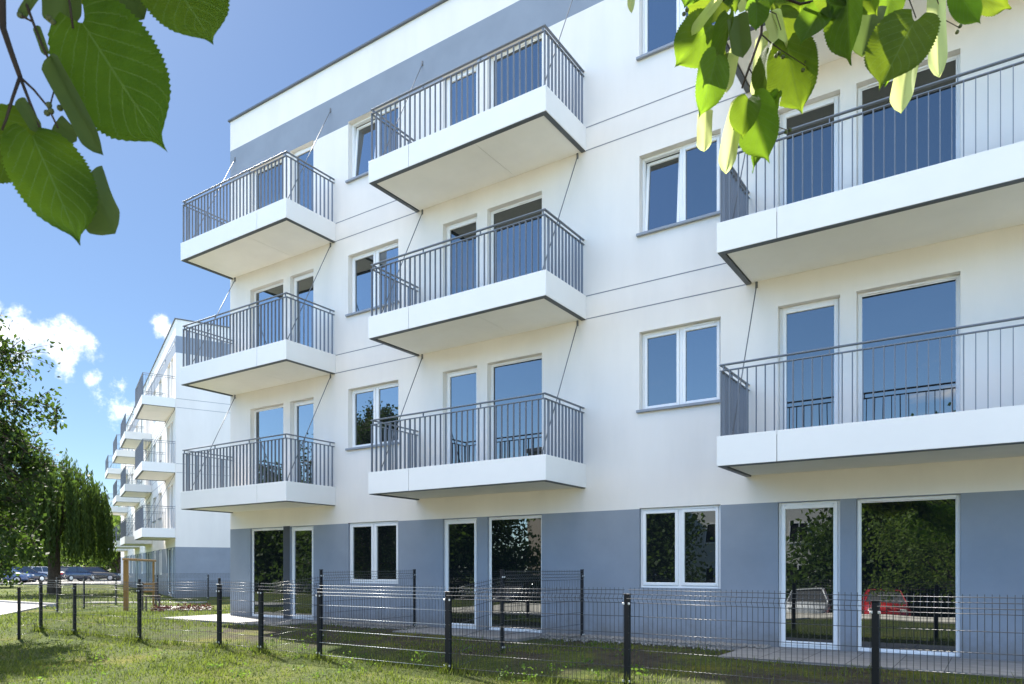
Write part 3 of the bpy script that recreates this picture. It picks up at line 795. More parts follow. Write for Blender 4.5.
def willow():
    rs = np.random.default_rng(8)
    base = at(54, 595, 35.0); x, y = base.x, base.y
    root = empty('willow_tree', (x, y, G(x, y))); tag(root, 'weeping willow with a thick dark trunk hanging over the lawn before the parked cars', 'tree')
    mb = MB(); mb.tube([(0, 0, -.2), (.02, 0, .8), (-.03, .03, 2.2), (.05, .02, 3.4)], [.33, .27, .24, .2], 10)
    cen = []; drn = []
    for i in range(320):
        az = rs.uniform(0, 2*math.pi); rr = 2.30*math.sqrt(rs.uniform(.03, 1))
        topz = 6.4-2.1*(rr/2.4)**2+rs.normal(0, .28)
        tip = Vector((rr*math.cos(az)*1.02, rr*math.sin(az)*1.02, topz))
        if i < 46:
            mb.tube([(.03, .02, 3.0+rs.uniform(-.6, .4)), Vector((tip.x*.35, tip.y*.35, topz*.78)), tip], [.085, .055, .015], 5, cap=False)
        L_ = min(topz-rs.uniform(1.35, 2.1), rs.uniform(2.2, 5.2)); n_ = int(L_*26)
        out = Vector((math.cos(az), math.sin(az), 0))
        t = np.linspace(0, 1, n_)
        px = tip.x+out.x*.28*np.sin(t*1.6)+rs.normal(0, .045, n_); py = tip.y+out.y*.28*np.sin(t*1.6)+rs.normal(0, .045, n_)
        pz = tip.z+.12*np.sin(t*3)-L_*t+rs.normal(0, .05, n_)
        cen.append(np.stack([px, py, pz], 1))
    c = np.concatenate(cen); N = len(c)
    d = np.stack([rs.normal(0, .33, N), rs.normal(0, .33, N), -np.ones(N)], 1); d /= np.linalg.norm(d, axis=1)[:, None]
    s = np.cross(d, rs.normal(0, 1, (N, 3))); s /= np.linalg.norm(s, axis=1)[:, None]
    sz = rs.uniform(.16, .30, N)[:, None]
    Vv = np.stack([c-d*sz*.5, c+s*sz*.13, c+d*sz*.5, c-s*sz*.13], 1).reshape(-1, 3)
    mb.build('trunk', M['bark'], root, smooth=True)
    np_mesh('crown', Vv, np.arange(N)[:, None]*4+np.arange(4)[None], M['willow'], root)
willow()
def tree_at(px, depth, h, leafm, seed, label, **k):
    q = at(px, 590, depth); return broad_tree(k.pop('name', 'broadleaf_tree'), label, q.x, q.y, h, leafm, seed, **k)
bgs = 'trees beyond the car park'
tree_at(-30, 80, 12, M['leafA'], 31, 'tall dark tree beyond the car park at the left edge', group=bgs, nleaf=9000, size=.34, sig=.5)
tree_at(18, 92, 10, M['leafB'], 32, 'pale green tree beyond the car park left of the willow trunk', group=bgs, nleaf=9000, size=.36, sig=.5)
tree_at(62, 95, 10.5, M['leafA'], 33, 'dark tree beyond the car park straight behind the willow trunk', group=bgs, nleaf=9000, size=.36, sig=.5)
tree_at(98, 84, 8.5, M['leafA'], 34, 'round tree behind the dark saloon right of the willow', group=bgs, nleaf=9000, size=.32, sig=.5)
tree_at(118, 78, 7.5, M['leafB'], 35, 'light green tree showing beneath the far balconies of the second block', group=bgs, nleaf=9000, size=.3, sig=.5)
tree_at(-40, 48, 6.0, M['leafA'], 36, 'dark shrubby tree beside the willow at the left edge', nleaf=9000, size=.2, trunk_share=.22, sig=.45)
# trees across the car park behind the viewpoint (mirrored in the glass)
mir = 'trees mirrored in the glass'; mlab = 'broadleaf tree across the near car park, mirrored in the glass of the white apartment block'
mt1 = broad_tree('broadleaf_tree', mlab, -4.7, -19, 7.6, M['leafA'], 50, nleaf=22000, size=.15, sig=.40, group=mir, trunk_share=.22)
mt2 = broad_tree('broadleaf_tree', mlab, -.4, -9.6, 7.4, M['leafB'], 51, nleaf=14000, size=.13, sig=.32, group=mir, trunk_share=.36)
for (src, x, y, rz, sc_) in ((mt1, -.6, -21, 1.2, 1.15), (mt1, -18.8, -18.5, 4.4, .95), (mt1, -30.6, -20, .6, 1.05), (mt1, -36, -18, 2.0, 1.15), (mt1, -40, -17, 5.2, 1.2), (mt1, -44.5, -19, 3.1, 1.2), (mt1, -49, -18, 1.7, 1.3), (mt1, -54, -19, .4, 1.3), (mt1, 4.5, -20, 2.9, 1.0), (mt1, 9.5, -19, 4.0, 1.1)):
    c = copy_tree(src); c.location = (x, y, G(x, y)); c.rotation_euler = (0, 0, rz); c.scale = [q*sc_ for q in src.scale]

# ------------------------------------------------------------------ cars
def car_mesh_parts(paint):
    root = empty('parked_car')
    # body: loft of sections along x (front = +x)
    st = [(-2.12, .42, .62, .70), (-2.06, .30, .84, .80), (-1.7, .22, .93, .87), (-1.0, .20, .95, .89), (0, .20, .93, .90), (.9, .20, .92, .89), (1.6, .22, .84, .86), (2.0, .28, .74, .78), (2.10, .38, .60, .66)]
    mb = MB(); vs = []; n_ = 8
    for x, z0, z1, w in st:
        vs += [(x, -w*.9, z0), (x, -w, z0+.12), (x, -w, z1-.16), (x, -w*.86, z1), (x, w*.86, z1), (x, w, z1-.16), (x, w, z0+.12), (x, w*.9, z0)]
    fs = []
    for i in range(len(st)-1):
        for k in range(n_): fs.append((i*n_+k, (i+1)*n_+k, (i+1)*n_+(k+1) % n_, i*n_+(k+1) % n_))
    fs.append(tuple(range(n_))); fs.append(tuple((len(st)-1)*n_+k for k in reversed(range(n_))))
    mb.add(vs, fs); body = mb.build('body', paint, root, smooth=True)
    # greenhouse
    gh_ = MB(); ro = MB()
    prof0 = [(-1.78, .93), (-1.18, 1.40), (.15, 1.43), (1.0, .92)]
    lo = [(-1.78, .80, .935), (1.02, .80, .90)]
    vs = [(-1.80, -.78, .925), (1.02, -.78, .905), (.22, -.60, 1.385), (-1.20, -.60, 1.375), (-1.80, .78, .925), (1.02, .78, .905), (.22, .60, 1.385), (-1.20, .60, 1.375)]
    gh_.add(vs, [(0,1,2,3), (7,6,5,4), (1,5,6,2), (4,0,3,7), (3,2,6,7)]); gh_.build('windows', M['carglass'], root)
    ro.cbox(-1.24, -.60, 1.376, .26, .60, 1.43, .025)
    for sy in (-1, 1):
        ro.tube([(1.02, .78*sy, .90), (.23, .60*sy, 1.385)], .03, 5); ro.tube([(-1.80, .78*sy, .92), (-1.20, .60*sy, 1.38)], .045, 5); ro.tube([(-.35, .785*sy, .92), (-.35, .605*sy, 1.39)], .035, 5)
    ro.build('roof', paint, root)
    for sx in (-1.28, 1.32):
        for sy in (-1, 1):
            w = MB(); w.tube([(sx, sy*.70, .31), (sx, sy*.72, .31), (sx, sy*.88, .31), (sx, sy*.905, .31)], [.28, .31, .31, .27], 18); wo = w.build('wheel', M['rubber'], root, smooth=False)
            rm = MB(); rm.tube([(sx, sy*.906, .31), (sx, sy*.915, .31)], [.20, .17], 12); rm.build('rim', M['alloy'], wo)
    for sy in (-1, 1):
        h_ = MB(); h_.cbox(1.93, sy*.55-.14, .62, 2.085, sy*.55+.14, .72, .02); h_.build('headlight', M['lamp'], root)
        t_ = MB(); t_.cbox(-2.13, sy*.62-.12, .66, -2.03, sy*.62+.12, .80, .02); t_.build('taillight', M['tail'], root)
    b_ = MB(); b_.cbox(-2.16, -.62, .36, -2.06, .62, .48, .03); b_.build('bumper', M['rubber'], root)
    b_ = MB(); b_.cbox(2.04, -.60, .30, 2.13, .60, .42, .03); b_.build('bumper', M['rubber'], root)
    return root
M['tail'] = mat('taillight_red', (.35, .01, .01), .2, .6)
paints = {k: mat('paint_'+k, c, .25, .5, coat=.8) for k, c in dict(black=(.012, .013, .016), blue=(.05, .09, .20), silver=(.42, .43, .45), white=(.72, .72, .72), red=(.42, .02, .025), navy=(.015, .02, .045)).items()}
protos = {}
def place_car(pk, x, y, rz, label, group=None):
    if pk in protos: r = copy_tree(protos[pk])
    else: r = car_mesh_parts(paints[pk]); protos[pk] = r
    r.location = (x, y, G(x, y)+.03); r.rotation_euler = (0, 0, rz); tag(r, label, 'car', group); return r
row = 'cars parked in a far row'
hd = math.atan2(RGT.y, RGT.x)
for px, dpt, pk, rz, lab in ((4, 63, 'blue', .25, 'blue car at the left end of the far parked row'), (21, 66, 'navy', 1.2, 'navy car second from the left in the far parked row'),
        (40, 70, 'silver', 1.25, 'silver car parked just left of the willow trunk'), (75, 72, 'navy', 1.3, 'navy car parked just right of the willow trunk'),
        (97, 74, 'black', .35, 'black saloon parked in the far row by the end of the second block')):
    q = at(px, 582, dpt); place_car(pk, q.x, q.y, hd+rz, lab, row)
for x, y, pk, lab in ((-7.0, -12.2, 'white', 'white car parked behind the viewpoint, mirrored in the right glass door'), (-4.0, -12.3, 'red', 'red car parked behind the viewpoint, mirrored in the right terrace window'), (-9.6, -12.0, 'silver', 'silver car parked behind the viewpoint, mirrored beside the white one'), (-22.5, -12.2, 'navy', 'navy car parked behind the viewpoint, mirrored in the middle glass')):
    o = place_car(pk, x, y, R(80), lab, 'cars mirrored in the ground floor glass'); o.location.z = -.77

# ------------------------------------------------------------------ linden branches over the viewpoint
def linden_leaf_mat():
    m = bpy.data.materials.new('linden_leaf'); n, l = nodes(m); p = n['Principled BSDF']; out = n['Material Output']
    uv = n.new('ShaderNodeUVMap'); sp = n.new('ShaderNodeSeparateXYZ'); l.new(uv.outputs[0], sp.inputs[0])
    def mt(op, a, b=None):
        q = n.new('ShaderNodeMath'); q.operation = op
        for i, x in enumerate((a, b)):
            if x is None: continue
            if isinstance(x, (int, float)): q.inputs[i].default_value = x
            else: l.new(x, q.inputs[i])
        return q.outputs[0]
    s = mt('ABSOLUTE', mt('SUBTRACT', sp.outputs[0], .5)); t = sp.outputs[1]   # s 0..0.5 across, t along
    side = mt('SUBTRACT', t, mt('MULTIPLY', s, .95))
    fr_ = mt('ABSOLUTE', mt('SUBTRACT', mt('FRACT', mt('MULTIPLY', side, 7.0)), .5))
    v1 = mt('MULTIPLY', mt('LESS_THAN', fr_, .05), mt('LESS_THAN', s, .44))
    v0 = mt('LESS_THAN', s, .012)
    vein = mt('MAXIMUM', v0, v1)
    tc_ = n.new('ShaderNodeTexCoord'); nz_ = n.new('ShaderNodeTexNoise'); nz_.inputs['Scale'].default_value = 55; nz_.inputs['Detail'].default_value = 5
    l.new(tc_.outputs['Object'], nz_.inputs['Vector'])
    vo = n.new('ShaderNodeTexVoronoi'); vo.feature = 'DISTANCE_TO_EDGE'; vo.inputs['Scale'].default_value = 330; l.new(tc_.outputs['Object'], vo.inputs['Vector'])
    c0 = n.new('ShaderNodeMix'); c0.data_type = 'RGBA'; l.new(nz_.outputs['Fac'], c0.inputs[0]); c0.inputs[6].default_value = (.008, .021, .004, 1); c0.inputs[7].default_value = (.015, .034, .007, 1)
    c1 = n.new('ShaderNodeMix'); c1.data_type = 'RGBA'; l.new(mt('MULTIPLY', vein, .55), c1.inputs[0]); l.new(c0.outputs[2], c1.inputs[6]); c1.inputs[7].default_value = (.10, .15, .045, 1)
    l.new(c1.outputs[2], p.inputs['Base Color']); p.inputs['Roughness'].default_value = .6; p.inputs['Specular IOR Level'].default_value = .06
    tr = n.new('ShaderNodeBsdfTranslucent')
    ct = n.new('ShaderNodeMix'); ct.data_type = 'RGBA'; l.new(mt('MULTIPLY', vein, .5), ct.inputs[0]); ct.inputs[6].default_value = (.46, .72, .04, 1)
    oi = n.new('ShaderNodeObjectInfo'); hs = n.new('ShaderNodeHueSaturation'); l.new(ct.outputs[2], hs.inputs['Color'])
    l.new(mt('ADD', mt('MULTIPLY', oi.outputs['Random'], .035), .482), hs.inputs['Hue']); l.new(mt('ADD', mt('MULTIPLY', mt('ADD', oi.outputs['Random'], nz_.outputs['Fac']), .4), .6), hs.inputs['Value']); ct.inputs[7].default_value = (.22, .36, .03, 1)
    l.new(hs.outputs['Color'], tr.inputs['Color'])
    bp = n.new('ShaderNodeBump'); bp.inputs['Strength'].default_value = .35; bp.inputs['Distance'].default_value = .002
    l.new(mt('ADD', mt('MULTIPLY', vein, -.8), mt('MULTIPLY', mt('MINIMUM', vo.outputs['Distance'], .12), 3.0)), bp.inputs['Height']); l.new(bp.outputs['Normal'], p.inputs['Normal'])
    ms = n.new('ShaderNodeMixShader'); ms.inputs[0].default_value = .225
    l.new(p.outputs[0], ms.inputs[1]); l.new(tr.outputs[0], ms.inputs[2]); l.new(ms.outputs[0], out.inputs['Surface'])
    return m
M['linden'] = linden_leaf_mat()
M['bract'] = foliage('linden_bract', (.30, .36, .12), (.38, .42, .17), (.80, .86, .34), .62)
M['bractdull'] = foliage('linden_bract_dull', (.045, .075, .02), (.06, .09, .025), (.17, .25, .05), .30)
M['bud'] = mat('linden_bud', (.06, .075, .025), .7, .3)

def leaf_geo(mb, B, T, width, normal, fold=.25, curl=.15, teeth=26, heart=True, wave=.0, ph=0.0):
    """broad serrated heart-shaped leaf from its stalk joint B to its tip T"""
    B, T = Vector(B), Vector(T); ax = T-B; L = ax.length; ax.normalize()
    nrm = Vector(normal); nrm = (nrm-ax*nrm.dot(ax)).normalized(); sd = ax.cross(nrm)
    rows = teeth*3 if heart else 24; cols = 6
    if mb.uv is None: mb.uv = []
    vs = []; fs = []
    for i in range(rows+1):
        t = i/rows
        if heart:
            w = float(np.interp(t, (0, .02, .06, .14, .26, .40, .54, .66, .76, .83, .88, .91, .95, 1), (.24, .48, .68, .88, .98, 1.0, .965, .88, .72, .49, .27, .13, .055, 0)))
            saw = (i % 3)/3.0
            w *= 1+.085*(saw-.4)*(1 if .05 < t < .97 else 0)
        else:
            w = min(1, (t/.12)**.6 if t < .12 else 1)*min(1, ((1-t)/.14)**.55 if t > .86 else 1)
        hw = w*width*.5
        for j in range(-cols, cols+1):
            s = j/cols
            back = -.10*L*(abs(s)**1.3)*max(0, 1-t*5)*(1.2 if s > 0 else .8) if heart else 0     # lobes at the stalk
            off = fold*abs(s)*hw - curl*L*(t-.5)**2 + wave*L*math.sin(7*t+3*s+ph)*abs(s)
            vs.append(B+ax*(L*t+back)+sd*(hw*s)+nrm*off); mb.uv.append((.5+s*.5, t))
    w_ = 2*cols+1
    for i in range(rows):
        for j in range(w_-1):
            a = i*w_+j; fs.append((a, a+1, a+1+w_, a+w_))
    mb.add(vs, fs)
tw_root = None
tpos = Vector((1.0, -3.4, 0)); tpos.z = G(tpos.x, tpos.y)
lt = empty('linden_tree', tpos); tag(lt, 'linden tree over the viewpoint whose leafy twigs hang into both top corners of the photo', 'tree')
def W(px, py, d): return at(px, py, d)-tpos
mb = MB()
mb.tube([(0, 0, -.2), (.02, .0, .7), (-.02, .03, 1.6), (.03, .02, 2.7), (0, .05, 3.8), (.05, 0, 5)], [.19, .155, .14, .12, .09, .05], 12)
LB0 = W(3, -60, .66); RB0 = W(764, -60, 1.32)
mb.tube([(0, .02, 2.3), (-.3, 1.2, 3.0), LB0*.7+Vector((-.1, .2, 1.0)), LB0+Vector((.02, .05, .35)), LB0], [.07, .05, .03, .012, .0032], 8)
mb.tube([(.01, .04, 2.9), (-.4, 2.0, 3.6), RB0+Vector((.05, -.5, .6)), RB0+Vector((0, 0, .12)), RB0], [.07, .045, .02, .009, .004], 8)
mb.build('trunk', M['bark'], lt, smooth=True)

TOCAM = -FWD
def add_leaf(parent, b, t, w, d, tilt=(0, 0), fold=.2, curl=.12, m='linden', heart=True, dt=None, name='leaf', teeth=24, wave=.015):
    B = W(b[0], b[1], d); T = W(t[0], t[1], dt or d)
    mid = (B+T)/2+tpos-Vector((0, 0, EYE)); v = -mid.normalized()
    rt = v.cross(UP).normalized(); up_ = rt.cross(v)
    nr = (v+rt*tilt[0]+up_*tilt[1]).normalized()
    mb = MB(); leaf_geo(mb, B, T, w/F_PX*d, nr, fold, curl, teeth, heart, wave, b[0])
    o = mb.build(name, M[m], parent, smooth=True)
    return B, o
def petiole(mb, pts, d, r=.0011):
    mb.tube([W(x, y, d_) if len(q) == 3 else W(x, y, d) for q in pts for (x, y, d_) in [(q+(d,))[:3]]], r, 6)

# left twig: dark, shaded leaves close to the viewpoint
D1 = .66
bl = MB()
def stem(mb, pts, d, r0, r1):
    P = [W(x, y, d) for x, y in pts]; k = len(P)
    mb.tube(P, [r0+(r1-r0)*i/(k-1) for i in range(k)], 7)
stem(bl, [(3, -60), (2, -10), (3, 28), (11, 52), (20, 77)], D1, .0034, .0022)
stem(bl, [(20, 77), (13, 97), (6, 120), (2, 130)], D1, .0016, .0010)
stem(bl, [(20, 77), (30, 103), (38, 122), (44, 142)], D1, .0015, .0010)
stem(bl, [(20, 77), (34, 90), (48, 107), (58, 128)], D1, .0012, .0008)
stem(bl, [(3, -58), (20, -30), (25, 0), (33, 22), (42, 45), (48, 58)], D1, .0016, .0010)
stem(bl, [(3, -59), (35, -66), (60, -60), (66, -20), (70, 5), (73, 28)], D1, .0014, .0010)
stem(bl, [(3, -60), (70, -84), (140, -70), (158, -45), (166, -28)], D1, .0014, .0010)
stem(bl, [(50, 107), (52, 98), (55, 88)], D1, .0007, .0007)
stem(bl, [(33, 22), (22, 16), (18, 14)], D1, .0008, .0014)
twl = bl.build('branch', M['twig'], lt, smooth=True)
def LL_(b, t, w, **k): return add_leaf(twl, b, t, w, D1+k.pop('dd', 0), **k)
LL_((80, 20), (165, 150), 104, tilt=(.1, -.1), fold=.12, curl=.10, teeth=30, wave=.02)
LL_((32, 134), (80, 243), 74, tilt=(-.1, .1), fold=.16, curl=.08, teeth=26, wave=.03, dd=-.01)
LL_((28, 126), (-32, 176), 62, tilt=(.2, .3), fold=.2, dd=.01)
LL_((88, 172), (113, 233), 44, tilt=(.8, 0), fold=.35, dd=.02, m='bractdull', heart=False)
LL_((165, -30), (213, 42), 84, tilt=(-.2, .2), fold=.15, dd=.015)
LL_((120, -40), (142, 18), 40, tilt=(.9, .1), fold=.3, dd=.03, m='bractdull', heart=False)
LL_((48, 54), (101, 154), 22, tilt=(.5, 0), fold=.6, m='bractdull', heart=False, dd=-.005)
LL_((66, -40), (66, 31), 40, tilt=(.6, .2), fold=.4, m='bractdull', heart=False, dd=.02)
LL_((80, -60), (92, 16), 72, tilt=(-.2, .2), fold=.2, dd=.03)
LL_((18, 98), (40, 132), 13, tilt=(.3, 0), fold=.3, m='bractdull', heart=False)
LL_((56, 121), (76, 141), 18, tilt=(.3, 0), fold=.3, m='bractdull', heart=False, dd=.012)
LL_((36, 25), (47, 56), 8, tilt=(.3, 0), fold=.3, m='bractdull', heart=False)
LL_((38, -10), (20, 18), 9, tilt=(.3, 0), fold=.3, m='bractdull', heart=False)
def bud(x, y, d, r, parent):
    mb = MB(); c = W(x, y, d); mb.tube([c-UP*r, c-UP*r*.6, c, c+UP*r*.6, c+UP*r], [r*.2, r*.8, r, r*.8, r*.2], 8); mb.build('fruit', M['bud'], parent, smooth=True)
for x, y in ((49, 105), (51, 111), (47, 113), (49, 18), (53, 22), (60, 108), (20, 15)): bud(x, y, D1, .0028, twl)
# unseen leaves added above the frame, set sunward to shade the left twig
hi = MB(); rs = np.random.default_rng(3)
for i in range(330):
    tt = rs.uniform(1.0, 2.3)
    c = at(rs.uniform(-80, 230), rs.uniform(-60, 260), D1) + SUN*tt
    rel = c-Vector((0, 0, EYE)); dp = rel.dot(FWD); py = HY-rel.z/dp*F_PX; px = CX+rel.dot(RGT)/dp*F_PX
    ln = rs.uniform(.09, .13); need = ln*F_PX/dp*.75+4
    if py > -need and px > -need: continue
    dr = Vector(rs.normal(0, .5, 3))+Vector((.1, -.1, -.8)); dr.normalize()
    b_ = c-tpos
    leaf_geo(hi, b_-dr*ln*.5, b_+dr*ln*.5, ln*.9, SUN+Vector(rs.normal(0, .35, 3)), .2, .1, 6)
for i in range(950):
    f_, r_, u_ = rs.uniform(.1, 1.5), rs.uniform(-1.4, .15), rs.uniform(.72, 1.55)
    c = FWD*f_+RGT*r_+UP*(EYE+u_); dp = f_; py = HY-u_/dp*F_PX; px = CX+r_/dp*F_PX
    ln = rs.uniform(.09, .13); need = ln*F_PX/dp*1.05+8
    if py > -need and px > -need: c = c+UP*((py+need)*dp/F_PX)
    dr = Vector(rs.normal(0, .6, 3))+Vector((0, 0, -.6)); dr.normalize(); b_ = c-tpos
    leaf_geo(hi, b_-dr*ln*.5, b_+dr*ln*.5, ln*.9, UP+Vector(rs.normal(0, .6, 3)), .2, .1, 6)
hi.build('shade_leaves', M['linden'], twl, smooth=True)
# unseen crown and limbs added above the frame to deepen the left twig's shade
cc = at(60, 110, D1)+SUN*2.5; q = rs.normal(0, 1, (9000, 3)); q /= np.linalg.norm(q, axis=1)[:, None]; q *= (rs.uniform(0, 1, 9000)**(1/3))[:, None]
pts = np.array(cc)[None]+q*np.array([1.0, 1.0, .95]); rel = pts-np.array([0, 0, EYE])
dp = rel @ np.array(FWD); rr = rel @ np.array(RGT); py = HY-rel[:, 2]/np.maximum(dp, .05)*F_PX; px = CX+rr/np.maximum(dp, .05)*F_PX
ok = (dp < .05) | (py < -.1*F_PX/np.maximum(dp, .05)) | (px < -.1*F_PX/np.maximum(dp, .05))
Vv, Fv = leaf_cloud(pts[ok]-np.array(tpos), .11, .8, .5, rs)
np_mesh('crown', Vv, Fv, M['linden'], lt)
lb = MB()
for k in range(14):
    d_ = Vector(rs.normal(0, 1, 3)).normalized()*.75; p0 = LB0*.7+Vector((-.1, .2, 1.0)); lb.tube([p0, p0.lerp(cc-tpos+d_, .55)+UP*.1, cc-tpos+d_], [.022, .012, .004], 5)
lb.build('limb', M['bark'], lt, smooth=True)

# right twig: sunlit leaves
D2 = 1.32
br_ = MB()
stem(br_, [(764, -60), (763, 0), (761, 34), (749, 68), (742, 88)], D2, .0042, .0016)
stem(br_, [(761, 34), (770, 42), (781, 50)], D2, .0014, .0010)
stem(br_, [(763, 0), (735, -6), (712, 6)], D2, .0018, .0011)
stem(br_, [(763, -10), (800, 4), (838, -4), (880, -12), (960, -14)], D2, .0026, .0014)
stem(br_, [(749, 68), (757, 82), (762, 100)], D2, .0012, .0009)
stem(br_, [(838, -4), (846, 2)], D2, .001, .001); stem(br_, [(905, -12), (916, 18)], D2, .0012, .0009)
stem(br_, [(781, 50), (806, 66)], D2, .0008, .0008); stem(br_, [(757, 120), (790, 131)], D2, .0008, .0008); stem(br_, [(762, 100), (757, 120)], D2, .0009, .0008); stem(br_, [(932, -13), (945, 20), (960, 28)], D2, .0009, .0008)
stem(br_, [(763, 8), (776, 14), (781, 30)], D2, .001, .0008)
twr = br_.build('branch', M['twig'], lt, smooth=True)
rl_rs = np.random.default_rng(19)
def RL(b, t, w, **k):
    tl = k.pop('tilt', (0, 0)); k['tilt'] = (tl[0]+rl_rs.normal(0, .35), tl[1]+rl_rs.normal(0, .25)); k['fold'] = k.get('fold', .2)+rl_rs.uniform(.05, .35); k['wave'] = .035
    return add_leaf(twr, b, t, w*1.0, D2+k.pop('dd', 0), **k)
def RBk(b, t, w, **k): return add_leaf(twr, b, t, w, D2+k.pop('dd', 0), m='bract', heart=False, name='bract', **k)
RL((713, 24), (675, 67), 46, tilt=(-.2, .1), fold=.15, dd=.0)
RL((722, -8), (688, 30), 40, tilt=(.2, .2), fold=.2, dd=.03)
RL((728, 14), (722, 61), 28, tilt=(.5, -.1), fold=.3, dd=-.03)
RL((717, 55), (700, 117), 34, tilt=(-.3, .0), fold=.2, dd=-.04)
RL((726, 52), (704, 84), 30, tilt=(.3, .1), fold=.2, dd=.05)
RL((768, 48), (762, 100), 24, tilt=(.6, 0), fold=.3, dd=-.03)
RL((786, 42), (801, 113), 54, tilt=(.1, 0), fold=.14, dd=.02, teeth=26)
RL((752, 100), (769, 163), 44, tilt=(-.15, .1), fold=.3, dd=-.02)
RL((748, 98), (742, 138), 30, tilt=(.3, .2), fold=.2, dd=-.06)
RL((757, 2), (756, 31), 24, tilt=(.2, .2), fold=.2, dd=-.05)
RL((822, 8), (800, 44), 34, tilt=(.3, .0), fold=.2, dd=-.03)
RL((780, 8), (790, 54), 34, tilt=(-.3, .1), fold=.2, dd=.05)
RL((738, 14), (743, 57), 20, tilt=(.5, .1), fold=.3, dd=-.05, m='bractdull', heart=False)
RL((846, -18), (850, 65), 42, tilt=(.4, .1), fold=.3, dd=-.05)
RL((874, 5), (862, 55), 26, tilt=(.6, 0), fold=.3, dd=.03, m='bractdull', heart=False)
RL((915, 19), (879, 89), 62, tilt=(.1, .1), fold=.18, dd=-.06, teeth=26)
RL((912, 22), (884, 84), 46, tilt=(-.2, .1), fold=.2, dd=.03)
RL((952, -14), (1012, 8), 44, tilt=(.0, .35), fold=.15, dd=.02)
RL((956, -10), (980, 24), 26, tilt=(.4, .1), fold=.3, dd=-.05)
RL((890, -14), (884, 27), 32, tilt=(-.3, .2), fold=.2, dd=.04)
RL((745, -22), (735, 14), 40, tilt=(.1, .2), fold=.2, dd=.02)
RL((780, -26), (800, 14), 44, tilt=(-.1, .2), fold=.2, dd=.05)
RL((800, -18), (828, 16), 36, tilt=(.2, .1), fold=.2, dd=.06)
RL((815, -20), (842, 24), 30, tilt=(-.3, .1), fold=.25, dd=-.04)
RL((700, -24), (684, 8), 30, tilt=(.1, .1), fold=.2, dd=.01)
RL((862, -24), (876, 16), 30, tilt=(.2, .2), fold=.2, dd=-.02)
RL((768, -20), (764, 16), 34, tilt=(.2, .2), fold=.2, dd=-.03)
RL((776, 96), (752, 172), 20, tilt=(.7, 0), fold=.4, dd=.03)
RBk((706, 108), (704, 151), 15, tilt=(.2, 0), fold=.3)
RBk((742, 92), (725, 172), 18, tilt=(.3, 0), fold=.35, dd=-.01)
RBk((738, 42), (726, 92), 12, tilt=(.4, 0), fold=.3, dd=.02)
RBk((764, 30), (756, 98), 14, tilt=(.4, 0), fold=.3, dd=.04)
RBk((772, 10), (782, 54), 17, tilt=(.2, 0), fold=.3, dd=.03)
RBk((916, 24), (900, 112), 22, tilt=(.3, 0), fold=.35, dd=-.01)
RBk((938, -30), (938, 76), 18, tilt=(.3, 0), fold=.4, dd=0)
RBk((722, -6), (692, 34), 10, tilt=(.3, 0), fold=.3, dd=-.02)
RBk((634, -40), (631, 12), 8, tilt=(.3, 0), fold=.3, dd=0)
RBk((757, -20), (740, 12), 10, tilt=(.2, 0), fold=.3, dd=-.02)
RBk((836, -20), (846, 40), 14, tilt=(.4, 0), fold=.3, dd=.02)
hr = MB(); rs = np.random.default_rng(77)  # a few unseen leaves added sunward to dapple the right twig
for i in range(14):
    tt = rs.uniform(.7, 1.6); c = at(rs.uniform(660, 1010), rs.uniform(-40, 150), D2) + SUN*tt
    rel = c-Vector((0, 0, EYE)); dp = rel.dot(FWD); py = HY-rel.z/dp*F_PX
    ln = rs.uniform(.07, .11); need = ln*F_PX/dp*.75+4
    if py > -need: continue
    dr = Vector(rs.normal(0, .5, 3))+Vector((.1, -.1, -.8)); dr.normalize(); b_ = c-tpos
    leaf_geo(hr, b_-dr*ln*.5, b_+dr*ln*.5, ln*.9, SUN+Vector(rs.normal(0, .5, 3)), .2, .1, 6)
hr.build('shade_leaves', M['linden'], twr, smooth=True)
for x, y in ((779, 53), (783, 57), (776, 56), (806, 62), (808, 68), (803, 70), (687, 10), (684, 14), (688, 19), (960, 26), (957, 32), (790, 130), (786, 132)): bud(x, y, D2, .0038, twr)

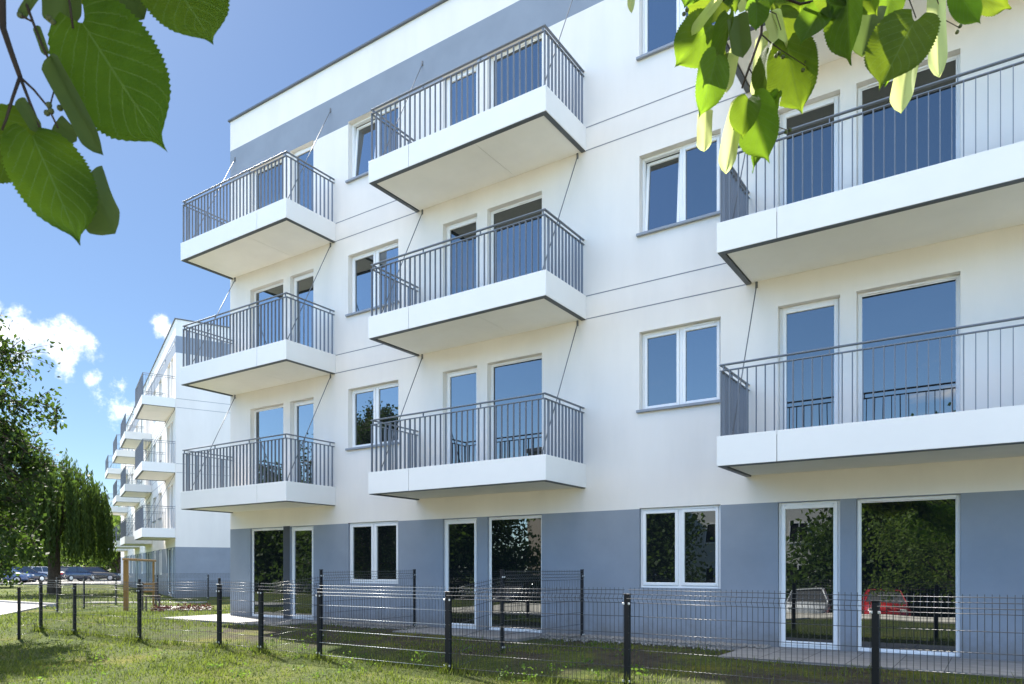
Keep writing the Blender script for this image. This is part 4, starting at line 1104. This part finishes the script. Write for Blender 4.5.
# ------------------------------------------------------------------ grass
def lawn_grass():
    cs = []
    posts = [(x, FY) for x in fx if x < 2]+[(x, y) for x in (-9.22, -5.62) for y in (8.12, 10.40)]
    def sample(N, d0, d1):
        d = np.sqrt(rng.uniform(d0**2, d1**2, N)); k = rng.uniform(-.75, .75, N)
        return np.stack([FWD.x*d+RGT.x*k*d, FWD.y*d+RGT.y*k*d], 1), d
    for N, d0, d1, hs in ((95000, 6.0, 11, .050), (80000, 11, 20, .060), (50000, 20, 40, .08)):
        p_, d = sample(N, d0, d1); cs.append((p_, np.full(N, hs), d))
    for (qx, qy) in posts:
        k = 90; a_ = rng.uniform(0, 2*np.pi, k); r_ = np.abs(rng.normal(0, .07, k))+.02
        pp = np.stack([qx+np.cos(a_)*r_, qy+np.sin(a_)*r_], 1); cs.append((pp, np.full(k, .11), np.hypot(pp[:, 0], pp[:, 1])))
    line = 1600; lx = rng.uniform(-16.4, 1.4, line); pp = np.stack([lx, FY+rng.normal(0, .05, line)], 1); cs.append((pp, np.full(line, .085), np.hypot(pp[:, 0], pp[:, 1])))
    P = np.concatenate([c[0] for c in cs]); Hs = np.concatenate([c[1] for c in cs]); Dd = np.concatenate([c[2] for c in cs])
    x, y = P[:, 0], P[:, 1]
    # patchiness
    pat = .5+.25*np.sin(x*1.9+1.3*np.sin(y*1.1))+.25*np.sin(y*2.3+1.7*np.sin(x*.8+1))
    pat2 = .5+.5*np.sin(x*.63+2.1*np.sin(y*.47+.6))*np.sin(y*.71+1.4*np.sin(x*.38))
    keep = rng.uniform(0, 1, len(x)) < (.25+.75*pat)*(.35+.65*np.clip(pat2*1.6, 0, 1))
    keep |= Hs > .0845
    keep &= ~((y > YW-.35) & (x > X0))
    shade = (x > -13) & (y > 7.15)
    keep &= ~(shade & (rng.uniform(0, 1, len(x)) > .28*pat+.10))
    for xa, xb, yf in ((-16, -11.85, 9.3), (-9.07, -6.33, 9.6), (-3.02, 3, 9.18)): keep &= ~((x > xa) & (x < xb) & (y > yf) & (y < 11.6))
    dist2 = (x-org2.x)*(-d2.y)+(y-org2.y)*d2.x
    keep &= ~((dist2 > -.1) & (x < -20) & (y > 14))
    keep &= ~((x < -21) & (y < 11.3) & (y > 5) & ((y-8.3)*(-4.4) < (x+21.6)*3.0*-1+.0) ) if False else keep
    # off the path
    inpath = (y < 11.3) & (y > 4) & (((x+26)*3.0+(y-11.3)*4.4) < 0) & (x < -20)
    keep &= ~inpath
    x, y, Hs, Dd = x[keep], y[keep], Hs[keep], Dd[keep]; N = len(x)
    z = gh(x, y)-.004
    az = rng.uniform(0, 2*np.pi, N); clump = .55+.9*np.clip(.5+.5*np.sin(x*5.1+2*np.sin(y*3.7))*np.sin(y*4.3+1.5*np.sin(x*2.9)), 0, 1)**1.5; ln = Hs*clump*rng.uniform(.5, 1.6, N); lean = rng.uniform(.2, 1.1, N)
    w = .0032+.00055*Dd*rng.uniform(.6, 1.2, N); w = np.minimum(w, .02)
    a2 = az+np.pi/2
    b0 = np.stack([x-np.cos(a2)*w, y-np.sin(a2)*w, z], 1); b1 = np.stack([x+np.cos(a2)*w, y+np.sin(a2)*w, z], 1)
    t = np.stack([x+np.cos(az)*ln*lean, y+np.sin(az)*ln*lean, z+ln], 1)
    Vv = np.stack([b0, b1, t], 1).reshape(-1, 3)
    o = np_mesh('grass', Vv, np.arange(N*3).reshape(-1, 3), M['grass']); tag(o, 'short patchy lawn grass around the fence', 'grass', kind='stuff')
lawn_grass()
def weeds():
    rs = np.random.default_rng(14); cen = []; 
    spots = [at(px, py, 1.25*F_PX/(py-HY)) for px, py in ((312, 648), (300, 655), (345, 668), (505, 676), (555, 676), (600, 682), (640, 682), (530, 682), (470, 660), (268, 650), (215, 660), (160, 652), (420, 668), (585, 672), (240, 668), (100, 655))]
    spots += [at(rs.uniform(0, 640), py, 1.25*F_PX/(py-HY)) for py in rs.uniform(650, 690, 60)]
    for i, q in enumerate(spots):
        k = 26 if i < 16 else 12; hh = rs.uniform(.05, .15) if i < 16 else .03
        c = rs.normal(0, 1, (k, 3))*np.array([.06, .06, hh*.5])+np.array([q.x, q.y, G(q.x, q.y)+hh]); cen.append(c)
    Vv, Fv = leaf_cloud(np.concatenate(cen), .045, .55, -.2, rs)
    tag(np_mesh('weeds', Vv, Fv, M['weed']), 'broad leaved weeds and clover in the lawn', 'weeds', kind='stuff')
weeds()
